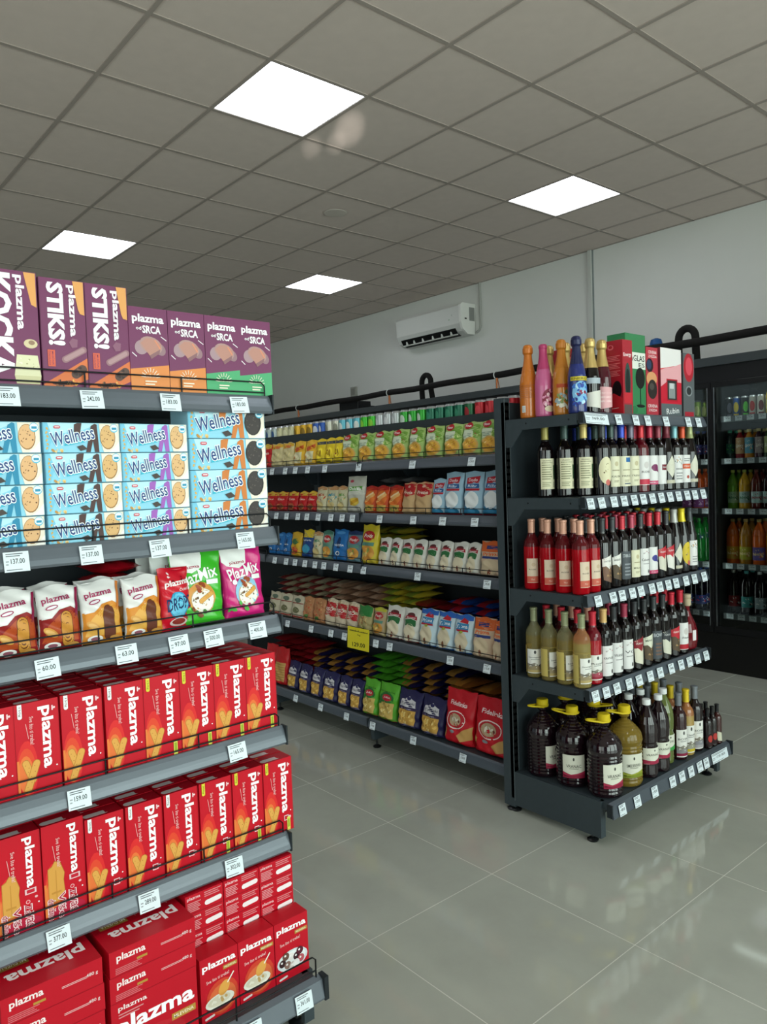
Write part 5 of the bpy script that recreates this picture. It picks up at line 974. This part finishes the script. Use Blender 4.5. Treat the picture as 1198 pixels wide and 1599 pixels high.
def noodle_red(A, w, h):
    A.rect(0, 0, w, h, 'c41424'); A.text('Fidelinka', w*.5, h*.76, w*.6, h*.08, 'f6e6e6', -.03, off=.03); A.ell(w*.46, h*.46, w*.34, h*.17, 'f0dcd8'); A.ell(w*.47, h*.46, w*.31, h*.15, 'b81c28'); A.ell(w*.45, h*.46, w*.22, h*.12, 'b8a080'); A.blobs(w*.45, h*.47, w*.18, h*.09, 12, w*.04, ['d8c8b0', '6a2a2a', 'e8e0d0'], 4); A.poly([(w*.75, h*.3), (w, h*.38), (w, h*.14), (w*.7, h*.08), (w*.55, h*.18)], 'c89a58'); A.poly([(0, h*.3), (w*.12, h*.26), (w*.08, h*.1), (0, h*.08)], 'c89a58'); A.ell(w*.38, h*.24, w*.09, h*.03, '8a8a90')
def spag(A, w, h): A.rect(0, 0, w, h, 'b81c20'); A.rect(w*.08, h*.1, w*.92, h*.6, 'c49a5a'); A.lines(w*.1, h*.12, w*.9, h*.58, 7, 'a87c3e', 0)
kinds = {}
def G(key, name, w, h, d, base, art, **k):
    if key not in kinds: kinds[key] = pouch(name, w, h, d, base, art, **k)
    return kinds[key]
def place(P, xa, xb, z, lab, cat, grp, lean=-4, y=YF_+.03, rz=0, dz=.001): return spawn(P, ((xa+xb)/2, y, z+dz), R(rz+random.uniform(-3, 3)), lab, cat, grp, rx=R(lean+random.uniform(-1.5, 1.5)))
def line(z, shelf_, items):
    """items: (key, name, x-right, x-left, h, d, base, art, describing words, category)"""
    cnt = {}
    for it in items: cnt[it[0]] = cnt.get(it[0], 0)+1
    seen = {}
    for i, (key, name, xr, xl, h, d, base, art, dsc, cat) in enumerate(items):
        w = (xr-xl)*1.02; P = G(key+'%d' % round(w*60), name, round(w, 3), h, d, base, art, seed=i % 3, rough=.26)
        seen[key] = seen.get(key, 0)+1; q = '' if cnt[key] == 1 else ', %s from right' % ORD[seen[key]-1]
        place(P, xl, xr, z, '%s%s, %s shelf' % (dsc, q, shelf_), cat, '%s on the %s shelf' % (cat+'s', shelf_), y=YF_+d/2+.014, dz=.004)
def behind(z, shelf_, x0, x1, rows, P, dsc, cat, y0=2.74, dy=.13, step=.12, t=.035):
    n = 0
    for r in range(rows):
        x = x0
        while x > x1+.02:
            n += 1; spawn(P, (x-step/2, y0+.012*(r % 2), z+.004+r*(t+.0045)), R(random.uniform(-4, 4)), '%s, %s column, %s layer' % (dsc, ORD[int(round((x0-x)/step))], ORD[r]), cat, dsc); x -= step
e1 = [-2.29, -2.407, -2.53, -2.652, -2.789, -2.909, -3.044, -3.186, -3.329, -3.473]
line(1.5945, 'first', [('badge', 'pasta_pouch', a, b, .158, .055, '9db86a', pasta_badge, 'green pasta pouch with a round red badge', 'pasta pouch') for i, (a, b) in enumerate(zip(e1, e1[1:]))] +
     [('ybag', 'snack_pouch', -3.473, -3.54, .15, .05, 'd9bc22', yellow_bag, 'yellow and black snack pouch', 'snack pouch'), ('ybag', 'snack_pouch', -3.54, -3.63, .15, .05, 'd9bc22', yellow_bag, 'yellow and black snack pouch', 'snack pouch'), ('ybag', 'snack_pouch', -3.63, -3.73, .15, .05, 'd9bc22', yellow_bag, 'yellow and black snack pouch', 'snack pouch')] +
     [('soup', 'soup_pouch', a, b, .15, .05, 'd8a92a', yellow_soup, 'yellow soup pouch with red writing', 'soup pouch') for a, b in ((-3.73, -3.85), (-3.85, -3.97))] + [('noodle', 'noodle_pouch', a, b, .148, .05, 'cdbf8e', clear_noodle, 'pale noodle pouch', 'noodle pouch') for a, b in ((-3.97, -4.1), (-4.1, -4.225))] + [('sauce', 'sauce_pouch', -4.225, -4.33, .15, .04, 'b81a1e', sauce, 'red pouch', 'pouch')])
line(1.3145, 'second', [('brice', 'flour_bag', a, b, h, .06, '9fc0d4', bluerice, 'light blue bag with red and white print', 'flour bag') for a, b, h in ((-2.29, -2.41, .205), (-2.41, -2.53, .2), (-2.545, -2.655, .175), (-2.655, -2.752, .175))] +
     [('bread', 'breadcrumb_bag', a, b, .16, .06, 'c9a578', breadc, 'tan bag with a red top', 'breadcrumb bag') for a, b in ((-2.755, -2.875), (-2.875, -2.974))] + [('osn', 'snack_pouch', a, b, .145, .05, 'c84a1a', orangesnack, 'orange-red pouch with biscuits', 'snack pouch') for a, b in ((-2.976, -3.077), (-3.079, -3.184), (-3.186, -3.28))] +
     [('pud', 'pudding_pouch', -3.282, -3.441, .2, .05, 'b9b8ac', pudding, 'tall grey pouch with green lettering band', 'pudding pouch')] + [('mixb%s' % c, 'soup_pouch', a, b, .148, .04, 'c9c2a0', mixbag(c, 'd8a04a'), 'beige soup pouch with %s print' % n, 'soup pouch') for a, b, c, n in ((-3.443, -3.53, '5a9a4a', 'green'), (-3.532, -3.635, '3a94a8', 'teal'), (-3.637, -3.742, 'b84a34', 'red'))] +
     [('sc', 'sauce_pouch', a, b, .12, .05, 'b81a1e', sauce, 'small red and yellow sauce pouch', 'sauce pouch') for a, b in ((-3.745, -3.837), (-3.839, -3.94), (-3.942, -4.06), (-4.062, -4.187), (-4.189, -4.315))])
line(1.0305, 'third', [('ro', 'rice_bag', -2.29, -2.44, .16, .07, 'd4b89c', riceorange, 'orange and blue topped rice bag', 'rice bag')] + [('rw', 'rice_bag', a, b, .148, .07, 'd6d4cc', ricewhite, 'white rice bag with dark red and green print', 'rice bag') for a, b in zip([-2.446, -2.526, -2.62, -2.709, -2.809, -2.906, -2.998, -3.084], [-2.526, -2.62, -2.709, -2.809, -2.906, -2.998, -3.084, -3.185])] +
     [('yb', 'chips_bag', -3.196, -3.336, .215, .07, 'd8c030', fiesta('cdb838', 'd8c030'), 'tall yellow bag of corn snacks', 'snack bag'), ('pod', 'seasoning_bag', -3.338, -3.466, .175, .06, '24406c', fiesta('5a7a86', '1c3058'), 'dark blue topped seasoning bag with red badge', 'seasoning bag'), ('bb', 'seasoning_bag', -3.468, -3.6, .18, .07, '1f66a8', bluebag, 'bright blue seasoning bag', 'seasoning bag'), ('po2', 'seasoning_bag', -3.604, -3.697, .17, .05, '5a7a86', fiesta('6a8a7a', '3a6a5a'), 'green and cream seasoning bag with red badge', 'seasoning bag'),
      ('gr', 'seasoning_bag', -3.699, -3.8, .16, .05, '9aa89a', mixbag('3a8a6a', 'c87a4a'), 'pale green seasoning bag', 'seasoning bag'), ('by', 'seasoning_bag', -3.805, -3.92, .17, .06, '1c3f7c', bluey, 'blue seasoning bag with a yellow top', 'seasoning bag'), ('yy', 'seasoning_bag', -3.925, -4.04, .15, .05, 'cfa428', ybag, 'yellow seasoning bag with vegetables', 'seasoning bag')] +
     [('b3', 'seasoning_bag', a, b, .14, .05, '1f66a8', bluebag, 'small blue seasoning bag', 'seasoning bag') for a, b in ((-4.045, -4.118), (-4.12, -4.207), (-4.209, -4.3))])
line(.6375, 'fourth', [('ro4', 'rice_bag', -2.3, -2.372, .18, .07, 'd4b89c', riceorange, 'orange topped rice bag cut by the upright', 'rice bag'), ('ro4', 'rice_bag', -2.374, -2.505, .185, .08, 'd4b89c', riceorange, 'orange topped rice bag', 'rice bag')] + [('rb', 'rice_bag', a, b, .185, .08, 'c4d8e2', riceblue, 'blue topped rice bag', 'rice bag') for a, b in ((-2.51, -2.628), (-2.632, -2.748), (-2.752, -2.88))] +
     [('rw4', 'rice_bag', a, b, .175, .075, 'd6d4cc', ricewhite, 'white rice bag with dark red and green print', 'rice bag') for a, b in ((-2.884, -3.0), (-3.004, -3.145))] + [('yel', 'rice_bag', -3.15, -3.255, .15, .06, 'b8a878', fiesta('b09a78', 'b8b83a'), 'small yellow-green topped bag', 'bean bag'), ('gm', 'bean_bag', -3.258, -3.385, .15, .06, 'a89a6a', greenmix, 'green topped bean bag', 'bean bag')] +
     [('rr', 'rice_bag', a, b, .155, .07, 'c8b8a0', redrice, 'red banded rice bag with white lettering', 'rice bag') for a, b in ((-3.388, -3.49), (-3.494, -3.6), (-3.604, -3.7))] + [('pn', 'peanut_bag', a, b, .145, .06, 'b07a52', peanut, 'clear bag of brown peanuts', 'peanut bag') for a, b in ((-3.704, -3.825), (-3.829, -3.929))] + [('bw', 'bean_bag', a, b, .14, .06, 'c2b8a0', beanw, 'pale bean bag with red lines', 'bean bag') for a, b in ((-3.933, -4.06), (-4.064, -4.2), (-4.204, -4.33))])
line(.1725, 'bottom', [('nr', 'noodle_bag', a, b, .26, .11, 'c41424', noodle_red, 'large red noodle bag', 'noodle bag') for a, b in ((-2.28, -2.52), (-2.525, -2.72))] + [('nn', 'noodle_bag', a, b, .19, .1, '221f4c', noodle_navy, 'navy blue noodle bag', 'noodle bag') for a, b in ((-2.725, -2.9), (-2.905, -3.08))] +
     [('ng', 'noodle_bag', a, b, .195, .09, '58a82e', noodle_green, 'bright green noodle bag', 'noodle bag') for a, b in ((-3.085, -3.24), (-3.244, -3.375))] + [('ns', 'noodle_bag', a, b, .17, .08, '221f4c', noodle_navy, 'small navy blue noodle bag', 'noodle bag') for a, b in ((-3.38, -3.489), (-3.491, -3.613), (-3.617, -3.763), (-3.767, -3.89), (-3.893, -4.02), (-4.024, -4.157))] + [('sp', 'spaghetti_bag', a, b, .24, .08, 'b81c20', spag, 'tall red spaghetti bag', 'spaghetti bag') for a, b in ((-4.16, -4.3), (-4.305, -4.44))])
FPs = {c: flat_pouch('lying_bag', .15, .2, .034, a, b, i) for i, (c, a, b) in enumerate([('white', 'cfcdc6', '9a3a3a'), ('navy', '1e1c48', 'a87a3a'), ('blue', '2456b0', 'c02838'), ('yellow', 'c9b83a', '8a9a3a'), ('dark red', '8a1820', None), ('green', '4fa02c', None), ('pink-brown', 'a07a62', 'c0a088'), ('cream', 'b8ac90', '8a3030'), ('orange', 'a8622a', 'c8843a'), ('grey', '6a6a6c', '8c8c8c')])}
for z, sh, x0, x1, rows, c in ((1.314, 'second', -2.98, -3.3, 5, 'grey'), (1.03, 'third', -2.29, -3.1, 3, 'white'), (1.03, 'third', -3.1, -3.34, 5, 'yellow'), (1.03, 'third', -3.34, -4.3, 3, 'orange'), (.637, 'fourth', -2.29, -2.72, 6, 'blue'), (.637, 'fourth', -2.74, -3.0, 5, 'dark red'), (.637, 'fourth', -3.0, -3.3, 7, 'yellow'),
                               (.637, 'fourth', -3.3, -3.75, 6, 'pink-brown'), (.637, 'fourth', -3.75, -4.3, 6, 'cream'), (.172, 'bottom', -2.29, -2.7, 7, 'orange'), (.172, 'bottom', -2.7, -3.1, 8, 'navy'), (.172, 'bottom', -3.1, -3.4, 8, 'green'), (.172, 'bottom', -3.4, -4.0, 6, 'navy'), (.172, 'bottom', -4.0, -4.5, 7, 'dark red'), (1.314, 'second', -2.29, -2.7, 4, 'dark red')):
    behind(z, sh, x0, x1, rows, FPs[c], '%s bag lying flat at back%s, %s shelf' % (c, ' left of green' if x1 == -4.0 else '', sh), 'bag', y0=2.87, step=.172, t=.0345)
# cans along the top of the row
def can(c1, c2, name='drink_can', h=.115, r=.031, sil='b9bdc0'):
    P = Proto(name); mb = MB(); mb.lathe([(r*.8, 0), (r, .008), (r, h-.012), (r*.84, h-.001), (r*.86, h), (r*.8, h-.003), (.002, h-.003)], mat(c1, .3, metal=.35), 20, mfn=lambda z: mat(sil, .3, metal=.8) if z > h-.007 or z < .004 else mat(c1, .3, metal=.35)); P.part('body', mb)
    mb = MB(); rl = r+.0004; A = Art(mb, lambda u, v, k: ((rl+k)*math.sin((u-.03)/rl), -(rl+k)*math.cos((u-.03)/rl), .012+v), True, .00016); A.ell(.03, h*.42, .018, h*.24, c2); A.rect(.012, h*.05, .048, h*.12, c2); P.part('print', mb); return P
cans = [('red', 'b01824', 'd8404c', 4), ('dark green and red', '1a5a34', 'a02a30', 1), ('dark green', '14624a', '3a8a6a', 4), ('green', '2a9a2c', 'c8d8c8', 3), ('silver', 'b4b8ba', 'd0d2d4', 3), ('bright green', '35a824', '8ac83a', 2), ('light blue', '5aa8b8', 'd8dcd8', 3), ('white', 'c4c2b2', '8a8a7a', 2), ('blue', '2450a0', 'c8ccd4', 2), ('yellow', 'd0a020', '8a6a1a', 3), ('cream', 'b8b48e', 'd8d4b0', 3), ('blue and white', 'a8b4b0', '3a5a8a', 3), ('pale yellow', 'c8b868', 'e0dcb0', 1)]
x = -2.315
for nm, a, b, n in cans:
    P = can(a, b)
    for i in range(n):
        for r_ in range(2):
            spawn(P, (x, 2.785+.066*r_, 1.7555), R(random.uniform(-25, 25)), '%s drink can, %s from right, %s row, top shelf' % (nm, ORD[i], ['front', 'rear'][r_]), 'can', 'drink cans on the top shelf')
        x -= .0685
GBt = bottle('beer_bottle', [(.025, 0), (.03, .004), (.031, .07), (.027, .09), (.014, .115), (.0125, .14), (.014, .142), (.014, .148), (.008, .149)], '0f3a1c', cap='2a7a3a', capz=.14, label=(.02, .06, .05, lambda A, w, h: A.rect(0, 0, w, h, '9aa89a')))
i = 0
while x > -4.7:
    spawn(GBt, (x, 2.785, 1.7555), R(10), 'small green glass bottle, %s from the cans on the top shelf' % ORD[i], 'bottle', 'small green bottles on the top shelf'); x -= .07; i += 1

# ================================================================== coolers along the back wall
blk = mat('141416', .4); blk2 = mat('0b0b0c', .55); steel = mat('8b8f92', .25, metal=.8); shm = mat('9aa0a0', .35, metal=.3); gry = mat('3a3d3e', .35)
YC, YB_ = 5.415, 6.06
units = [(-2.67, -.57, 3), (-5.47, -2.67, 4), (-8.27, -5.47, 4), (-10.37, -8.27, 3)]
cool = ['glass-door drinks cooler at the right, black with lit shelves', 'glass-door drinks cooler standing left of the rightmost one', 'glass-door cooler behind the long grocery row', 'glass-door cooler farthest left behind the long row']
cdecks = [.41, .78, 1.18, 1.545, 1.85]
for (xa, xb, nd), lb in zip(units, cool):
    T_ = thing('drinks_cooler', lb, 'cooler', ((xa+xb)/2, YC, 0), 0, 'glass-door coolers along the back wall'); o_ = lambda v: v-(xa+xb)/2
    a, b = o_(xa), o_(xb)
    mb = MB(); mb.box(a+.002, .03, 0, b-.002, .62, .28, blk2); mb.box(a+.002, .6, .28, b-.002, .645, 2.2, mat('4a4d4c', .6)); mb.box(a+.002, .05, .28, a+.012, .6, 2.2, gry); mb.box(b-.012, .05, .28, b-.002, .6, 2.2, gry); mb.box(a+.002, .05, 2.12, b-.002, .645, 2.22, mat('2a2a2a', .5)); mb.build('cabinet', T_)
    mb = MB(); mb.prism([(-.03, 2.225), (-.035, 2.285), (.645, 2.29), (.645, 2.222), (.0, 2.222)], a, b, mat('3c4144', .35), 'x'); mb.box(a, -.0, 2.11, b, .04, 2.222, mat('17171a', .4)); mb.build('canopy', T_)
    mb = MB(); mb.box(a, 0, .0, b, .03, .285, mat('0e0d0e', .22)); mb.build('plinth', T_)
    for k, z in enumerate(cdecks):
        mb = MB(); mb.box(a+.03, .1, z-.022, b-.03, .58, z-.004, shm); s = mb.build('shelf', T_)
        mb = MB(); mb.box(a+.03, .075, z-.03, b-.03, .1, z+.012, mat('5f6668', .3)); mb.build('price_rail', s)
        if xb > -5:
            kx = a+.08
            while kx < b-.06:
                wx = kx+xa/1+.0; X = kx+(xa+xb)/2
                if -3.05 < X < -1.6: put_tag(s, kx, .0735, z-.008, ['89.99', '75.99', '109.99', '64.99'][int(X*31) % 4], .05, .038, 0)
                kx += .082
    for d_ in range(nd):
        p, q = a+(b-a)*d_/nd, a+(b-a)*(d_+1)/nd
        mb = MB(); fw_ = .028
        mb.box(p+.002, -.012, .29, p+fw_, .022, 2.108, blk); mb.box(q-fw_, -.012, .29, q-.002, .022, 2.108, blk); mb.box(p+fw_, -.012, .29, q-fw_, .022, .335, blk); mb.box(p+fw_, -.012, 2.07, q-fw_, .022, 2.108, blk)
        mb.box(p+fw_-.007, -.0135, .335, p+fw_, -.012, 2.07, steel); mb.box(q-fw_, -.0135, .335, q-fw_+.006, -.012, 2.07, steel)
        d = mb.build('door', T_)
        if xb > -5: lm = MB(); lm.box(q-.018, .03, .36, q-.003, .036, 2.05, mat('e4efec', .5, emit=11.0)); lm.build('lamp', T_)
        mb = MB(); mb.box(p+fw_, .0, .335, q-fw_, .006, 2.07, GLASS); mb.build('glass_pane', d)

clite = mat('e6efec', .5, emit=6)
mb = MB(); mb.box(-2.6, 5.5, 2.095, -.6, 5.53, 2.112, clite); o = mb.build('cooler_lamp'); tag(o, 'slim light strip inside the top of the right drinks cooler', 'lamp')
PETC = [(.02, 0), (.029, .004), (.031, .02), (.03, .05), (.031, .055), (.031, .12), (.029, .15), (.02, .178), (.0115, .195), (.0115, .205)]
def soda(prof, liq, capc, l, name='soft_drink_bottle', sc=1.0, z0=.05, z1=.12, blob=None, txt=None):
    prof = [(r*sc, z*sc) for r, z in prof]; P = Proto(name); H = prof[-1][1]; rad = max(r for r, z in prof); mb = MB(); mb.lathe(prof, mat(liq, .12, coat=.3), 18); P.part('body', mb)
    mb = MB(); mb.lathe([(.014*sc, H-.005), (.0155*sc, H-.003), (.0155*sc, H+.014*sc), (.003, H+.015*sc)], mat(capc, .4), 14); P.part('cap', mb)
    if l:
        rl = rad+.0006; h = (z1-z0)*sc; w = rad*2.3; mb = MB(); A = Art(mb, lambda u, v, k: ((rl+k)*math.sin((u-w/2)/rl), -(rl+k)*math.cos((u-w/2)/rl), z0*sc+v), True, .00016); A.rect(0, 0, w, h, l)
        if blob: A.blobs(w*.5, h*.5, w*.4, h*.4, 12, rad*.14, blob, 3)
        if txt: A.text(txt, w*.5, h*.5, w*.75, h*.22, blob[0] if blob else 'f0f0f0', .1 if h < .09 else -PI/2*.0+.1, off=.04)
        P.part('label', mb)
    return P
BIG15 = [(.03, 0), (.042, .005), (.044, .03), (.042, .08), (.044, .09), (.044, .17), (.042, .2), (.044, .215), (.036, .25), (.018, .285), (.0125, .298), (.0125, .31)]
tall_can = lambda a, b: can(a, b, h=.155, r=.0265)
cl = 'drinks in the coolers'
def crow(z, items, y=5.585):
    for P, x, dsc in items:
        for r_ in range(2): spawn(P, (x, y+.1*r_, z), R(random.uniform(-15, 15)+25), dsc + (' behind the glass' if r_ == 0 else ', second row'), 'drink', 'drinks on cooler shelf at %.1f m' % z)
tc = [('1b1d22', '5a5a6a'), ('2458a8', 'd8c040'), ('1a1c1a', '5ac83a'), ('a8a49c', 'b02a2a'), ('c4c2b8', '6a2a34')]
crow(cdecks[4]-.0025, [(tall_can(*c), x, '%s energy drink can, %s from the door frame' % (n, ORD[i])) for i, (c, x, n) in enumerate(zip(tc, (-2.623, -2.565, -2.507, -2.449, -2.391), ('dark', 'blue', 'black and green', 'white and red', 'white and maroon')))] +
     [(soda(PETC, 'b8a23a', 'd8c47a', 'd8cc8a', sc=.95, blob=['8a6a1a', 'e8dc9a']), x, 'yellow milk drink bottle, %s from left, cooler top shelf' % ORD[i]) for i, x in enumerate((-2.33, -2.265, -2.2, -2.135))] + [(tall_can('8aa83a', 'd8e08a'), -2.86, 'lime green can left of the door frame'), (tall_can('8aa83a', 'd8e08a'), -2.93, 'lime green can farther left of the door frame')])
jc = [('8a0c18', 'c8a07a', 'red'), ('c87a18', '5a98b0', 'orange'), ('3a1426', '9a8a8a', 'dark purple'), ('2e4a24', 'a8b07a', 'green'), ('6a1420', 'b04a5a', 'wine red'), ('c87a18', 'd8a04a', 'amber')]
crow(cdecks[3]-.0025, [(soda(PETC, a, 'c4b27a', b, sc=1.0, z0=.045, z1=.16, blob=['efe6d8', a], txt='Joy'), x, '%s juice bottle with a long printed sleeve' % n) for (a, b, n), x in zip(jc, (-2.545, -2.478, -2.411, -2.344, -2.277, -2.21))] + [(soda(PETC, '0f2a24', '4ab89a', '1f5a4a', sc=1.0, blob=['5ac84a', '0a1a14']), -2.617, 'dark green bottle with teal cap beside the door frame')] +
     [(soda(PETC, '120a14', '2a4a8a', '2a2a5a', sc=1.05, blob=['c8b8d8', 'a02a3a']), -2.865, 'dark cola bottle with blue cap left of the door frame'), (soda(PETC, '8a8a5a', 'b8a060', 'a8a878', sc=1.05), -2.94, 'pale bottle left of the door frame')])
bc = [('5a8a1e', '8fae8a', 'lime green'), ('c8941e', '9ab0a8', 'yellow-orange'), ('5a1a14', 'a8c0c0', 'brown-red'), ('2a0f12', 'a8c0c0', 'dark'), ('b07a22', '6aa090', 'amber'), ('7a1a1a', 'a8c0c0', 'red'), ('5a8a1e', '8fae8a', 'light green')]
crow(cdecks[2]-.0025, [(soda(BIG15, a, '5a2a20' if i > 1 else 'a8b04a', b, sc=.9, z0=.06, z1=.15, blob=['a0303a' if i > 1 else '3a6a4a', 'e0e4dc'], txt='Next'), x, 'large %s juice bottle with pale label' % n) for i, ((a, b, n), x) in enumerate(zip(bc, (-2.6, -2.515, -2.43, -2.345, -2.275, -2.19)))] + [(soda(BIG15, 'c04a1a', 'b85a2a', '8a4a8a', sc=.95, z0=.02, z1=.1, blob=['d8a0c8', 'c8b0d0']), x, 'orange drink bottle with purple label, %s left of the door frame' % n) for x, n in ((-2.86, 'first'), (-2.95, 'second'))])
oc = [('c85a18', 'b8861e', 'deep orange'), ('a8701a', 'a8a42a', 'amber'), ('d05a1e', '6a5aa0', 'orange with violet label'), ('c8801c', '4a9aa0', 'orange with teal label'), ('c86a1a', '5a8aa0', 'bright orange')]
crow(cdecks[1]-.0025, [(soda(BIG15, a, 'b89a5a', b, sc=1.03, z0=.04, z1=.13, blob=['e8c890', a], txt='Next'), x, '%s juice bottle on the wide shelf' % n) for (a, b, n), x in zip(oc, (-2.605, -2.51, -2.415, -2.32, -2.225))] + [(soda(BIG15, '1f8a34', '2a9a3a', '1f7a3c', sc=1.03, z0=.17, z1=.22, blob=['e8f0e8', '1c3a8a']), x, 'green lemonade bottle, %s left of the door frame' % n) for x, n in ((-2.865, 'first'), (-2.96, 'second'))])
kc = [('160a08', '8a2a2c', 'a8a8a0', 'cola bottle with red label'), ('140a0c', '3a8a8a', '5ab0b0', 'cola bottle with teal label and cap'), ('140a10', '8a98a0', 'c0c4c8', 'cola bottle with silver label'), ('1a0a08', 'a83a2a', 'c8b04a', 'cola bottle with yellow cap'), ('160a08', '8a2a2c', 'a8a8a0', 'cola bottle at the far right')]
crow(cdecks[0]-.0025, [(soda(BIG15, a, c, b, sc=1.0, z0=.06, z1=.14, blob=['d8d8d8', a]), x, n) for (a, b, c, n), x in zip(kc, (-2.605, -2.51, -2.415, -2.32, -2.225))] + [(soda(BIG15, '120c1a', '3a5ab0', '2a3a7a', sc=1.0, blob=['c83a4a', 'd8d8e8']), x, 'dark cola bottle with blue label, %s left of the door frame' % n) for x, n in ((-2.86, 'first'), (-2.95, 'second'))])

# drop the prototypes that only served as patterns
for P in PROTOS:
    def rm(p):
        for k in p.k: rm(k)
        bpy.data.objects.remove(p.o)
    rm(P)
